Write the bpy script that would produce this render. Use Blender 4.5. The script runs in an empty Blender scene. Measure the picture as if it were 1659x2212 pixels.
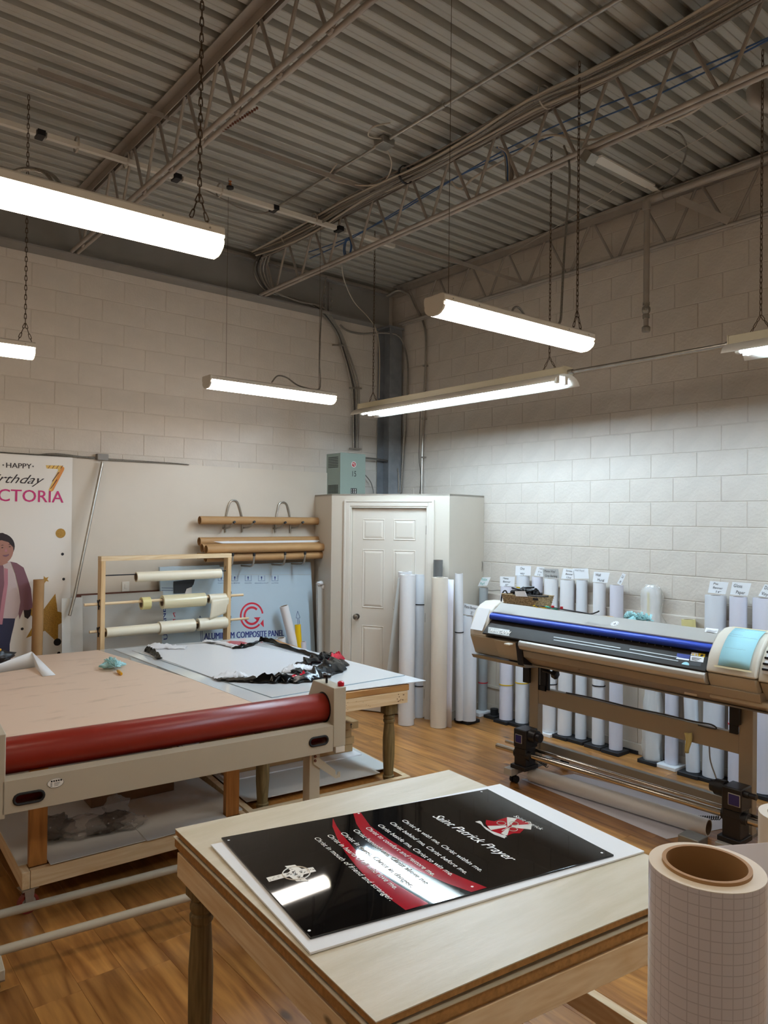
import bpy, math, random
from mathutils import Vector as V, Matrix, noise
random.seed(7)
sc = bpy.context.scene
COL = sc.collection
PI = math.pi
# ---------------------------------------------------------------- camera
FPX, YAW, PITCH, ROLL = 1594.45, 0.688329, 0.0077804, 0.0115052
CAM = V((-5.78252, -6.91128, 2.0097))
_f = V((math.sin(YAW)*math.cos(PITCH), math.cos(YAW)*math.cos(PITCH), math.sin(PITCH)))
_r = V((math.cos(YAW), -math.sin(YAW), 0)); _u = _r.cross(_f)
R_ = math.cos(ROLL)*_r + math.sin(ROLL)*_u; U_ = -math.sin(ROLL)*_r + math.cos(ROLL)*_u
cd = bpy.data.cameras.new('camera'); cam = bpy.data.objects.new('camera', cd); COL.objects.link(cam)
cd.sensor_fit = 'VERTICAL'; cd.sensor_height = 36; cd.lens = FPX*36/2212; cd.clip_start = 0.05; cd.clip_end = 60
cam.matrix_world = Matrix(((R_.x, U_.x, -_f.x, CAM.x), (R_.y, U_.y, -_f.y, CAM.y), (R_.z, U_.z, -_f.z, CAM.z), (0, 0, 0, 1)))
sc.camera = cam
# ---------------------------------------------------------------- world and exposure
w = bpy.data.worlds.new('world'); sc.world = w; w.use_nodes = True
w.node_tree.nodes['Background'].inputs[0].default_value = (1, .93, .84, 1)
w.node_tree.nodes['Background'].inputs[1].default_value = .05
sc.view_settings.view_transform = 'Standard'; sc.view_settings.look = 'None'
sc.view_settings.exposure = EXPO = 0.0; sc.view_settings.gamma = 1; sc.view_settings.use_curve_mapping = False
LIGHT = 1.9
# ---------------------------------------------------------------- pixel -> place (on a known plane of the room)
def ray(px, py): return R_*((px-829.5)/FPX) + U_*(-(py-1106)/FPX) + _f
def _h(px, py, ax, v):
    d = ray(px, py); return CAM + d*((v-CAM[ax])/d[ax])
def AX(px, py, x): return _h(px, py, 0, x)
def AY(px, py, y): return _h(px, py, 1, y)
def AZ(px, py, z): return _h(px, py, 2, z)
def AD(px, py, d): return CAM + ray(px, py)*d
def PL(px, py, o, n):
    d = ray(px, py); return CAM + d*((V(o)-CAM).dot(n)/d.dot(n))
# ---------------------------------------------------------------- materials
def lin(c):
    c = c.lstrip('#'); r = [int(c[i:i+2], 16)/255 for i in (0, 2, 4)]
    return tuple(x/12.92 if x <= .04045 else ((x+.055)/1.055)**2.4 for x in r) + (1,)
MATS = {}
def base(name):
    m = bpy.data.materials.new(name); m.use_nodes = True; MATS[name] = m
    return m, m.node_tree, m.node_tree.nodes['Principled BSDF']
def N(nt, t, **k):
    n = nt.nodes.new(t)
    for a, b in k.items():
        if a in n.inputs: n.inputs[a].default_value = b
        else: setattr(n, a, b)
    return n
def mat(name, col, rough=.5, metal=0, var=.0, scale=8, bump=0, bscale=60, emit=0, ecol=None, alpha=1, trans=0, spec=.5, coat=0, stretch=(1, 1, 1), col2=None, ior=1.45, lo=.35, hi=.65):
    m, nt, b = base(name); L = nt.links.new
    b.inputs['Roughness'].default_value = rough; b.inputs['Metallic'].default_value = metal
    b.inputs['Specular IOR Level'].default_value = spec; b.inputs['Coat Weight'].default_value = coat
    b.inputs['IOR'].default_value = ior
    c = lin(col); b.inputs['Base Color'].default_value = c
    if emit: b.inputs['Emission Color'].default_value = lin(ecol or col); b.inputs['Emission Strength'].default_value = emit
    if alpha < 1: b.inputs['Alpha'].default_value = alpha
    if trans: b.inputs['Transmission Weight'].default_value = trans
    if var or bump or col2:
        tc = N(nt, 'ShaderNodeTexCoord'); mp = N(nt, 'ShaderNodeMapping'); mp.inputs['Scale'].default_value = stretch
        L(tc.outputs['Object'], mp.inputs['Vector'])
    if var or col2:
        nz = N(nt, 'ShaderNodeTexNoise', Scale=scale, Detail=5, Roughness=.6); L(mp.outputs[0], nz.inputs['Vector'])
        mx = N(nt, 'ShaderNodeMix', data_type='RGBA')
        rr = N(nt, 'ShaderNodeMapRange'); rr.inputs[1].default_value = lo; rr.inputs[2].default_value = hi
        L(nz.outputs['Fac'], rr.inputs[0]); L(rr.outputs[0], mx.inputs[0])
        c2 = lin(col2) if col2 else tuple(min(1, x*(1+var)) for x in c[:3]) + (1,)
        c1 = c if col2 else tuple(x*(1-var) for x in c[:3]) + (1,)
        mx.inputs[6].default_value = c1; mx.inputs[7].default_value = c2; L(mx.outputs[2], b.inputs['Base Color'])
    if bump:
        nb = N(nt, 'ShaderNodeTexNoise', Scale=bscale, Detail=3); L(mp.outputs[0], nb.inputs['Vector'])
        bp = N(nt, 'ShaderNodeBump', Strength=bump, Distance=.01); L(nb.outputs['Fac'], bp.inputs['Height']); L(bp.outputs[0], b.inputs['Normal'])
    return m
def wood(name, c1, c2, axis=1, scale=9, rough=.55, knots=None, rnd=.0, ring=5, coat=0):
    """grain running along the given object axis"""
    m, nt, b = base(name); L = nt.links.new
    tc = N(nt, 'ShaderNodeTexCoord'); oi = N(nt, 'ShaderNodeObjectInfo')
    ad = N(nt, 'ShaderNodeVectorMath', operation='MULTIPLY_ADD')
    ad.inputs[1].default_value = (1, 1, 1)
    mu = N(nt, 'ShaderNodeVectorMath', operation='SCALE'); mu.inputs[0].default_value = (37, 53, 29); L(oi.outputs['Random'], mu.inputs['Scale'])
    L(tc.outputs['Object'], ad.inputs[0]); L(mu.outputs[0], ad.inputs[2])
    mp = N(nt, 'ShaderNodeMapping'); s = [scale]*3; s[axis] = scale*.09; mp.inputs['Scale'].default_value = s; L(ad.outputs[0], mp.inputs['Vector'])
    nz = N(nt, 'ShaderNodeTexNoise', Scale=1.1, Detail=2, Distortion=.5); L(mp.outputs[0], nz.inputs['Vector'])
    mm = N(nt, 'ShaderNodeMath', operation='MULTIPLY'); mm.inputs[1].default_value = ring; L(nz.outputs['Fac'], mm.inputs[0])
    fr = N(nt, 'ShaderNodeMath', operation='PINGPONG'); fr.inputs[1].default_value = .5; L(mm.outputs[0], fr.inputs[0])
    n2 = N(nt, 'ShaderNodeTexNoise', Scale=6, Detail=6); L(mp.outputs[0], n2.inputs['Vector'])
    a2 = N(nt, 'ShaderNodeMath', operation='ADD'); L(fr.outputs[0], a2.inputs[0]); L(n2.outputs['Fac'], a2.inputs[1])
    mr = N(nt, 'ShaderNodeMapRange'); mr.inputs[1].default_value = .35; mr.inputs[2].default_value = 1.15; L(a2.outputs[0], mr.inputs[0])
    mx = N(nt, 'ShaderNodeMix', data_type='RGBA'); mx.inputs[6].default_value = lin(c2); mx.inputs[7].default_value = lin(c1); L(mr.outputs[0], mx.inputs[0])
    out = mx.outputs[2]
    if knots:
        vo = N(nt, 'ShaderNodeTexVoronoi', Scale=knots); mk = N(nt, 'ShaderNodeMapping'); q = [1]*3; q[axis] = .5; mk.inputs['Scale'].default_value = q
        L(ad.outputs[0], mk.inputs['Vector']); L(mk.outputs[0], vo.inputs['Vector'])
        kr = N(nt, 'ShaderNodeMapRange'); kr.inputs[1].default_value = .025; kr.inputs[2].default_value = .065; L(vo.outputs['Distance'], kr.inputs[0])
        m2 = N(nt, 'ShaderNodeMix', data_type='RGBA'); m2.inputs[6].default_value = tuple(x*.35 for x in lin(c2)[:3])+(1,); L(kr.outputs[0], m2.inputs[0]); L(out, m2.inputs[7]); out = m2.outputs[2]
    if rnd:
        hs = N(nt, 'ShaderNodeHueSaturation'); r3 = N(nt, 'ShaderNodeMapRange'); r3.inputs[3].default_value = 1-rnd; r3.inputs[4].default_value = 1+rnd
        L(oi.outputs['Random'], r3.inputs[0]); L(r3.outputs[0], hs.inputs['Value']); L(out, hs.inputs['Color']); out = hs.outputs[0]
    L(out, b.inputs['Base Color']); b.inputs['Roughness'].default_value = rough; b.inputs['Coat Weight'].default_value = coat
    bp = N(nt, 'ShaderNodeBump', Strength=.15, Distance=.004); L(n2.outputs['Fac'], bp.inputs['Height']); L(bp.outputs[0], b.inputs['Normal'])
    return m
mat('block_paint', 'cdc3b7', .62, var=.035, scale=5, bump=.35, bscale=45)
mat('block_joint', 'cdc3b7', .7)
mat('plaster_paint', 'd1c6b7', .55, var=.02, scale=2)
mat('closet_paint', 'cfc6b8', .5, var=.015, scale=2)
mat('door_paint', 'd8d0c4', .38)
mat('deck', 'b0aea6', .5, metal=.2, var=.05, scale=2)
mat('steel_paint', 'a59c92', .5, metal=.25, var=.1, scale=4)
mat('girder_paint', '8a8681', .55, metal=.15, var=.06, scale=3)
mat('column_steel', '898c90', .45, metal=.35, var=.15, scale=6)
mat('galv', 'a9a49b', .35, metal=.85, var=.1, scale=20)
mat('armored_cable', '8f8a82', .4, metal=.7, var=.25, scale=140)
mat('chain_metal', '5c4c3c', .45, metal=.7)
mat('black_plastic', '16151a', .35)
mat('black_metal', '232225', .4, metal=.3)
mat('white_enamel', 'd9d2c6', .35)
mat('cream_enamel', 'cfc6ac', .4)
mat('channel_white', 'dcd6ca', .45)
mat('tube_cap', 'c9c9c6', .3, metal=.6)
wood('laminate', 'be8748', '7f4f24', axis=1, scale=7, rough=.33, knots=2.4, rnd=.22, ring=4, coat=.15)
wood('pine', 'ead4b0', 'd6b587', axis=0, scale=12, rough=.6, knots=4.5, rnd=.05)
wood('pine_y', 'ead4b0', 'd6b587', axis=1, scale=12, rough=.6, knots=4.5, rnd=.05)
wood('pine_z', 'e0c498', 'cba574', axis=2, scale=12, rough=.6, knots=5, rnd=.05)
wood('amber_pine', 'b9803f', '93602a', axis=2, scale=10, rough=.5, knots=5)
wood('amber_board', 'b98a50', '98683a', axis=0, scale=10, rough=.5, knots=4)
wood('green_pine', '857048', '5d4f2c', axis=2, scale=16, rough=.6)
# ---------------------------------------------------------------- mesh builder
def bev_idx(): pass
class MB:
    def __init__(s, F=None): s.v = []; s.f = []; s.F = F
    def add(s, vs, fs):
        n = len(s.v)
        s.v += [(s.F @ V(p)) if s.F else V(p) for p in vs]; s.f += [tuple(n+i for i in f) for f in fs]; return s
    def bx(s, x0, x1, y0, y1, z0, z1):
        return s.add([(x0,y0,z0),(x1,y0,z0),(x1,y1,z0),(x0,y1,z0),(x0,y0,z1),(x1,y0,z1),(x1,y1,z1),(x0,y1,z1)],
                     [(0,3,2,1),(4,5,6,7),(0,1,5,4),(1,2,6,5),(2,3,7,6),(3,0,4,7)])
    def c(s, x, y, z, sx, sy, sz): return s.bx(x-sx/2, x+sx/2, y-sy/2, y+sy/2, z-sz/2, z+sz/2)
    def beam(s, a, b, w, h, up=(0, 0, 1)):
        a, b = V(a), V(b); d = (b-a).normalized(); u = V(up); r = d.cross(u)
        if r.length < 1e-4: r = d.cross(V((0, 1, 0)))
        r.normalize(); u = r.cross(d)
        vs = [p + r*(i*w/2) + u*(j*h/2) for p in (a, b) for i, j in ((-1,-1),(1,-1),(1,1),(-1,1))]
        return s.add(vs, [(0,3,2,1),(4,5,6,7),(0,1,5,4),(1,2,6,5),(2,3,7,6),(3,0,4,7)])
    def quad(s, *p): return s.add(p, [tuple(range(len(p)))])
    def prism(s, pts, vec):
        vec = V(vec); n = len(pts); p = [V(q) for q in pts]
        return s.add(p + [q+vec for q in p], [tuple(range(n-1, -1, -1)), tuple(range(n, 2*n))] + [(i, (i+1) % n, n+(i+1) % n, n+i) for i in range(n)])
    def rings(s, rs, close=True, cap=True, cyc=False):
        n = len(rs[0]); vs = [p for r in rs for p in r]; fs = []
        m = len(rs)
        for k in range(m if cyc else m-1):
            k2 = (k+1) % m
            for i in range(n if close else n-1): fs.append((k*n+i, k*n+(i+1) % n, k2*n+(i+1) % n, k2*n+i))
        if cap and close and not cyc: fs.append(tuple(range(n-1, -1, -1))); fs.append(tuple(range((m-1)*n, m*n)))
        return s.add(vs, fs)
    def tube(s, pts, r, n=8, cap=True, cyc=False):
        pts = [V(p) for p in pts]; rs = []; pr = None
        for i, p in enumerate(pts):
            a = pts[i-1] if (i or cyc) else p; b = pts[(i+1) % len(pts)] if (i < len(pts)-1 or cyc) else p
            d = (b-a).normalized()
            if pr is None:
                pr = d.cross(V((0, 0, 1)))
                if pr.length < .05: pr = d.cross(V((0, 1, 0)))
            pr = (pr - d*pr.dot(d)).normalized(); q = d.cross(pr)
            rr = r[i] if isinstance(r, (list, tuple)) else r
            rs.append([p + pr*(rr*math.cos(t*2*PI/n)) + q*(rr*math.sin(t*2*PI/n)) for t in range(n)])
        return s.rings(rs, cap=cap, cyc=cyc)
    def cyl(s, a, b, r, n=16, r2=None): return s.tube([a, b], [r, r if r2 is None else r2], n)
    def ring(s, a, b, ro, ri, n=24):
        a, b = V(a), V(b); d = (b-a).normalized(); p = d.cross(V((0, 0, 1)))
        if p.length < .05: p = d.cross(V((0, 1, 0)))
        p.normalize(); q = d.cross(p)
        R = lambda c, r: [c + p*(r*math.cos(t*2*PI/n)) + q*(r*math.sin(t*2*PI/n)) for t in range(n)]
        return s.rings([R(a, ri), R(a, ro), R(b, ro), R(b, ri)], cyc=True)
    def lathe(s, prof, o=(0, 0, 0), n=16, sq=None):
        o = V(o); rs = []
        for k, (r, z) in enumerate(prof):
            row = []
            for t in range(n):
                a = (t+.5)*2*PI/n; q = r
                if sq and sq[k]: q = r/max(abs(math.cos(a)), abs(math.sin(a)))
                row.append(o + V((q*math.cos(a), q*math.sin(a), z)))
            rs.append(row)
        return s.rings(rs)
    def grid(s, fn, nu, nv):
        vs = [fn(i/nu, j/nv) for j in range(nv+1) for i in range(nu+1)]
        return s.add(vs, [(j*(nu+1)+i, j*(nu+1)+i+1, (j+1)*(nu+1)+i+1, (j+1)*(nu+1)+i) for j in range(nv) for i in range(nu)])
    def mesh(s, name, m, inv=None, ang=.7):
        me = bpy.data.meshes.new(name)
        me.from_pydata([tuple(inv @ p) if inv else tuple(p) for p in s.v], [], s.f); me.update()
        if m: me.materials.append(MATS[m] if isinstance(m, str) else m)
        me.shade_smooth(); me.set_sharp_from_angle(angle=ang)
        return me
WM = {}
def root_mat(o):
    while o.parent: o = o.parent
    return WM.get(o.name, Matrix.Identity(4))
def part(name, mb, m, parent, label=None, bevel=0, ang=.7, kind=None, solid=0):
    inv = root_mat(parent).inverted()
    o = bpy.data.objects.new(name, mb.mesh(name, m, inv, ang)); COL.objects.link(o); o.parent = parent
    if label: o['label'] = label
    if kind: o['kind'] = kind
    mods(o, bevel, solid); return o
def mods(o, bevel=0, solid=0):
    if solid: md = o.modifiers.new('solid', 'SOLIDIFY'); md.thickness = solid; md.offset = 0
    if bevel:
        md = o.modifiers.new('bevel', 'BEVEL'); md.width = bevel; md.segments = 2; md.limit_method = 'ANGLE'; md.angle_limit = .6; md.harden_normals = False
def tag(o, label, cat, group=None):
    o['label'] = label; o['category'] = cat
    if group: o['group'] = group
    return o
def thing(name, label, cat, loc=(0, 0, 0), rz=0, group=None):
    o = bpy.data.objects.new(name, None); COL.objects.link(o); o.location = loc; o.rotation_euler = (0, 0, rz); o.empty_display_size = .1
    WM[o.name] = Matrix.Translation(V(loc)) @ Matrix.Rotation(rz, 4, 'Z')
    return tag(o, label, cat, group)
def single(name, mb, m, label, cat, group=None, bevel=0, ang=.7, kind=None, solid=0):
    xs = [p.x for p in mb.v]; ys = [p.y for p in mb.v]; z = min(p.z for p in mb.v)
    c = V(((min(xs)+max(xs))/2, (min(ys)+max(ys))/2, z)); T = Matrix.Translation(c)
    o = bpy.data.objects.new(name, mb.mesh(name, m, T.inverted(), ang)); COL.objects.link(o); o.location = c; WM[o.name] = T
    if kind == 'structure': o['kind'] = kind
    else: tag(o, label, cat, group)
    if kind == 'stuff': o['kind'] = kind
    mods(o, bevel, solid); return o
def struct(name, mb, m, bevel=0): return single(name, mb, m, None, None, kind='structure', bevel=bevel)
def inst(name, me, parent, loc, rot=None):
    o = bpy.data.objects.new(name, me); COL.objects.link(o); o.parent = parent; o.location = loc
    if rot: o.rotation_euler = rot
    return o
def text_mesh(s, size=1, shear=0, extrude=0, align='LEFT', spacing=1):
    cu = bpy.data.curves.new('t', 'FONT'); cu.body = s; cu.size = size; cu.shear = shear; cu.align_x = align; cu.space_character = spacing
    cu.resolution_u = 3; cu.extrude = extrude
    o = bpy.data.objects.new('t', cu); COL.objects.link(o); dg = bpy.context.evaluated_depsgraph_get(); dg.update()
    me = bpy.data.meshes.new_from_object(o.evaluated_get(dg)); vs = [v.co.copy() for v in me.vertices]; fs = [tuple(p.vertices) for p in me.polygons]
    bpy.data.objects.remove(o); bpy.data.curves.remove(cu); bpy.data.meshes.remove(me)
    return vs, fs
def write(mb, s, o, x, y, width=None, height=None, shear=0, n_off=.0006, spacing=1, bold=0):
    """flat lettering in the plane (o; x, y unit vectors); scaled to the given width / cap height"""
    vs, fs = text_mesh(s, 1, shear, spacing=spacing)
    x = V(x).normalized(); y = V(y); y = (y - x*y.dot(x)).normalized(); n = x.cross(y)
    mx = max(v.x for v in vs) or 1; sy = (height or .02)/.7; sx = width/mx if width else sy
    for k in range(3 if bold else 1):
        mb.add([V(o) + x*((v.x)*sx + (k-1)*bold*.6) + y*(v.y*sy) + n*(n_off+k*.00025) for v in vs], fs)
    return mb
# ================================================================= SETTING
DECKZ = 4.755
# walls -------------------------------------------------------------
def block_wall(name, axis, length, z0k, z1k, off):
    mb = MB()
    if axis == 'x': mb.bx(-length-3.0, .3, .005, .3, 0, 5.1)
    else: mb.bx(.005, .3, -length-2.5, .005, 0, 5.1)
    w_ = struct(name, mb, 'block_joint')
    J = .005; bw, bh = .4064, .2032
    def blk(wd):
        b = MB(); a = wd-J; h = bh-J; e = .0035
        rows = []
        for (ins, d) in ((0, .008), (0, e), (e, 0)):
            rows.append([(x, d, z) for x, z in ((-a/2+ins, -h/2+ins), (a/2-ins, -h/2+ins), (a/2-ins, h/2-ins), (-a/2+ins, h/2-ins))])
        b.rings([[V(p) if axis == 'x' else V((p[1], -p[0], p[2])) for p in r] for r in rows], cap=False)
        b.quad(*[V(p) if axis == 'x' else V((p[1], -p[0], p[2])) for p in rows[-1]])
        return b.mesh('block', 'block_paint', ang=.3)
    full = blk(bw); cnt = 0; loc0 = w_.location
    for k in range(z0k, z1k):
        zc = 2.574 + (k+.5)*bh
        sh = off if k % 2 else off + bw/2
        u = -sh + bw/2 if True else 0
        # joints lie at u = -(off + i*bw) (odd/even shifted by half)
        i = 0; x = -(sh % bw)
        if x > -.02: x -= bw
        while x > -length:
            c = x - bw/2
            if axis == 'x': p = (c, 0, zc)
            else: p = (0, c, zc)
            inst('block', full, w_, V(p)-loc0); cnt += 1; x -= bw
        # cut block at the corner
        wd = (sh % bw)
        if wd > .06:
            me = blk(wd); c = -wd/2
            inst('block', me, w_, V((c, 0, zc) if axis == 'x' else (0, c, zc))-loc0)
    return w_
# left wall: joints of rows k=6,4,2.. at x = -4.30216 + i*.4064 ; right wall: joints at y = -(.43073 + i*.4064)
block_wall('wall_left', 'x', 5.7, -1, 9, (4.30216+.2032) % .4064)
block_wall('wall_right', 'y', 5.9, -7, 11, (.43073+.2032) % .4064)
struct('wall_back', MB().bx(-8.6, .3, -8.5, -8.4, 0, 5.1), 'plaster_paint')
struct('wall_far_side', MB().bx(-8.7, -8.6, -8.5, .3, 0, 5.1), 'plaster_paint')
# floor of laminate planks ------------------------------------------
fl = struct('floor', MB().bx(-8.6, 0, -8.4, 0, -.06, -.008), 'block_joint')
pw, plen = .19, 1.28
def plank(w, l):
    b = MB(); e = .0008
    b.rings([[V((x, y, z)) for x, y in ((-w/2+i, -l/2+i), (w/2-i, -l/2+i), (w/2-i, l/2-i), (-w/2+i, l/2-i))] for i, z in ((0, -.008), (0, -e), (e, 0))], cap=False)
    b.quad(*[(x, y, 0) for x, y in ((-w/2+e, -l/2+e), (w/2-e, -l/2+e), (w/2-e, l/2-e), (-w/2+e, l/2-e))])
    return b.mesh('plank', 'laminate', ang=.3)
pm = plank(pw-.0006, plen-.0006); rnd = random.Random(3)
for i in range(33):
    x = -.01 - pw*(i+.5); y = -.01 + rnd.uniform(0, plen) - plen/2
    while y > -7.6:
        if y < -.64 and not (x < -5.6 and y < -8):
            inst('plank', pm, fl, V((x, y, 0))-fl.location, (0, 0, PI if rnd.random() < .5 else 0))
        else:
            top = -.012; lo = y-plen/2; 
            if top-lo > .05: inst('plank', plank(pw-.0006, top-lo), fl, V((x, (top+lo)/2, 0))-fl.location)
        y -= plen
struct('trim_1', MB().bx(-8.6, -6.3, -8.4, 0, -.008, -.001).bx(-6.3, 0, -8.4, -7.4, -.008, -.0015), 'laminate')
# ceiling deck -------------------------------------------------------
ce = struct('ceiling', MB().bx(-8.7, .3, -8.5, .3, 4.83, 4.9), 'deck')
def deck_panel():
    b = MB(); prof = []
    P = .1524; y = 0
    for k in range(6):
        y0 = k*P
        prof += [(y0, .004), (y0+.006, 0), (y0+.040, 0), (y0+.044, .004), (y0+.048, 0), (y0+.088, 0), (y0+.094, .004), (y0+.100, .055), (y0+.146, .055)]
    prof += [(6*P, .004), (6*P+.003, -.008), (6*P+.006, .004), (6*P+.009, -.006), (6*P+.012, .004)]
    b.rings([[V((x, -a, z)) for a, z in prof] for x in (-8.55, 0)], close=False, cap=False)
    return b.mesh('deck_panel', 'deck', ang=.3)
dm = deck_panel()
for i in range(10): inst('deck_panel', dm, ce, V((0, -.02-i*.9144, DECKZ))-ce.location)
# panelling on the lower right wall ----------------------------------
pan = struct('trim_2', MB().bx(-.016, .012, -8.4, -1.55, 0, 1.2), 'plaster_paint')
bw_ = .203
for i in range(26):
    y = -1.56 - i*bw_
    b = MB().bx(-.022, -.016, -bw_/2+.003, bw_/2-.003, 0, 1.09)
    inst('panel', b.mesh('panel', 'plaster_paint'), pan, V((0, y-bw_/2, .06))-pan.location)
part('rail', MB().bx(-.05, .012, -8.4, -1.55, 1.145, 1.235), 'block_paint', pan, bevel=.008)
part('lower_rail', MB().bx(-.034, -.022, -8.4, -1.55, .255, .285), 'closet_paint', pan, bevel=.004)
struct('baseboard_right', MB().bx(-.036, -.023, -8.4, -1.56, 0, .09), 'closet_paint', bevel=.004)
struct('baseboard_left', MB().bx(-8.6, -1.12, -.016, -.001, 0, .09), 'closet_paint', bevel=.004)
# painted board on the lower left wall
struct('trim_3', MB().bx(-8.6, -.948, -.018, -.0005, 0, 2.512), 'plaster_paint')
# girder, joists ------------------------------------------------------
g = thing('steel_girder', 'deep grey painted steel girder along the top of the left wall', 'girder', (-3, -.12, 4.275))
part('web', MB().bx(-8.6, -.14, -.105, -.09, 4.28, 4.66), 'girder_paint', g)
part('bottom_flange', MB().bx(-8.6, -1.06, -.205, -.003, 4.275, 4.29).bx(-1.06, -.14, -.17, -.02, 4.277, 4.29), 'girder_paint', g)
part('top_flange', MB().bx(-8.6, -.14, -.17, -.02, 4.65, 4.664), 'girder_paint', g)
part('splice_plate', MB().bx(-1.10, -.98, -.116, -.105, 4.33, 4.62).bx(-1.05, -1.035, -.15, -.116, 4.31, 4.63), 'girder_paint', g)
bo = MB()
for x in (-1.085, -.995):
    for z in (4.37, 4.44, 4.51, 4.58): bo.cyl((x, -.125, z), (x, -.114, z), .011, 6)
part('bolt', bo, 'galv', g, kind='stuff')
def joist(x, nodes0, pitch, label, y0=-.12, y1=-8.3):
    j = thing('steel_joist', label, 'joist', (x, -4, 4.3))
    zt, zb = DECKZ-.012, 4.305
    t = MB()
    for s in (-1, 1):
        t.bx(x+s*.012, x+s*.075, y1, y0, zt-.006, zt) if s > 0 else t.bx(x-.075, x-.012, y1, y0, zt-.006, zt)
        t.bx(x+.012, x+.018, y1, y0, zt-.062, zt) if s > 0 else t.bx(x-.018, x-.012, y1, y0, zt-.062, zt)
    t.bx(x-.05, x+.05, y0-.12, y0+.08, zt-.088, zt-.05)
    part('top_chord', t, 'steel_paint', j)
    b = MB(); ye = y0-.06
    for s in (-1, 1): b.tube([(x+s*.026, ye, zb), (x+s*.026, y1, zb)], .0155, 10)
    part('bottom_chord', b, 'steel_paint', j)
    y = nodes0
    while y > y1+.5:
        for (ya, yb) in ((y+.02, y+pitch/2-.025), (y-.02, y-pitch/2+.025)):
            if yb < -.2 and ya < -.15:
                part('web_rod', MB().cyl((x, ya, zb), (x, yb, zt-.05), .0115, 8), 'steel_paint', j)
        part('weld', MB().tube([(x, y+.02, zb), (x, y+.01, zb-.011), (x, y-.01, zb-.011), (x, y-.02, zb)], .0095, 8), 'steel_paint', j)
        y -= pitch
    return j
joist(-3.80, -.42, .455, 'open web steel joist nearest the left edge, its chord rust streaked')
joist(-1.92, -.44, .458, 'open web steel joist loaded with cables along its top chord')
joist(-.10, -.65, .506, 'open web steel joist tight against the right wall', y0=-.22)
# ================================================================= LIGHT FIXTURES
for nm, c, e in (('lens_warm', 'ffefd8', 8.0), ('lens_white', 'fff6ec', 8.5), ('lamp_cool', 'cfeaff', 52.0)):
    mat(nm, c, .4, emit=e*LIGHT, ecol=c)
mat('lens_end', 'f3efdc', .35, emit=2.2*LIGHT, ecol='fff3d0')
def chain(a, b, mb=None, L=.042, r=.0024, wd=.0085):
    mb = mb or MB(); a, b = V(a), V(b); d = (b-a); n = max(2, int(d.length/(L*.74))); st = d/n; dn = d.normalized()
    p = dn.cross(V((.3, 1, .2))).normalized(); q = dn.cross(p)
    for i in range(n):
        c = a + st*(i+.5); u = p if i % 2 else q
        pts = [c + dn*(math.sin(t)*(L/2)) + u*(math.cos(t)*wd*(1.1 if math.sin(t) < 0 else .75)) for t in [k*2*PI/8 for k in range(8)]]
        mb.tube(pts, r, 5, cyc=True)
    return mb
def wrap_fixture(x0, x1, y, zt, ya, label, lens, hang, w=.15, group='wrap lens light fixtures', cyl_chain=True):
    """a 1.2 m wraparound fixture running along x; ya = yaw"""
    L = x1-x0; cx = (x0+x1)/2
    t = thing('ceiling_light', label, 'light', (cx, y, zt-.1), ya, group)
    F = Matrix.Translation((cx, y, zt)) @ Matrix.Rotation(ya, 4, 'Z')
    part('housing', MB(F).prism([(-L/2, -w/2+.008, 0), (-L/2, w/2-.008, 0), (-L/2, w/2, -.008), (-L/2, w/2, -.034), (-L/2, -w/2, -.034), (-L/2, -w/2, -.008)], (L, 0, 0)), 'white_enamel', t)
    prof = [(-w/2+.001, -.034), (-w/2+.001, -.042), (-w/2+.010, -.047), (-w/2+.003, -.060), (-w/2+.012, -.078), (-w/2+.034, -.094), (-.02, -.101), (.02, -.101), (w/2-.034, -.094), (w/2-.012, -.078), (w/2-.003, -.060), (w/2-.010, -.047), (w/2-.001, -.042), (w/2-.001, -.034)]
    part('diffuser', MB(F).prism([(-L/2+.012, a, b) for a, b in reversed(prof)], (L-.024, 0, 0)), lens, t)
    for s in (-1, 1):
        part('end_cap', MB(F).prism([(s*L/2-(0 if s < 0 else .012), a*1.0, b) for a, b in prof], (.012, 0, 0)), 'white_enamel' if s < 0 else 'lens_end', t)
    sc_ = MB(F)
    for q in (-.45, -.3, .3, .45): sc_.cyl((q*L, -w/2-.002, -.02), (q*L, -w/2+.001, -.02), .004, 8)
    part('screw', sc_, 'galv', t, kind='stuff')
    for (q, kind_) in hang:
        top = F @ V((q*L, 0, 0)); up = V((top.x, top.y, DECKZ-.012))
        if kind_ == 'chain':
            k = V((top.x, top.y, zt+.13)); m_ = chain(k, up)
            chain(F @ V((q*L-.045, 0, 0)), k, m_); chain(F @ V((q*L+.045, 0, 0)), k, m_)
            part('chain', m_, 'chain_metal', t)
        else: part('hanging_wire', MB().tube([top, up], .0016, 5), 'chain_metal', t)
    return t
wrap_fixture(-5.687, -4.467, -4.24, 3.12, math.radians(-2), 'large glowing wrap fixture at the upper left edge, nearest the camera', 'lens_warm', [(-.42, 'chain'), (.44, 'chain')])
wrap_fixture(-5.72, -4.50, -1.69, 3.12, math.radians(-2), 'small glowing wrap fixture cut off by the left edge, on a long chain', 'lens_warm', [(-.42, 'chain'), (.46, 'chain')])
wrap_fixture(-3.17, -1.95, -1.50, 3.12, 0, 'glowing wrap fixture on thin wires before the left wall', 'lens_white', [(-.36, 'wire'), (.38, 'wire')])
wrap_fixture(-3.27, -2.05, -4.24, 3.12, math.radians(-1), 'glowing wrap fixture high in the middle, hung before the right wall', 'lens_white', [(-.42, 'wire'), (.44, 'chain')])
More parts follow.
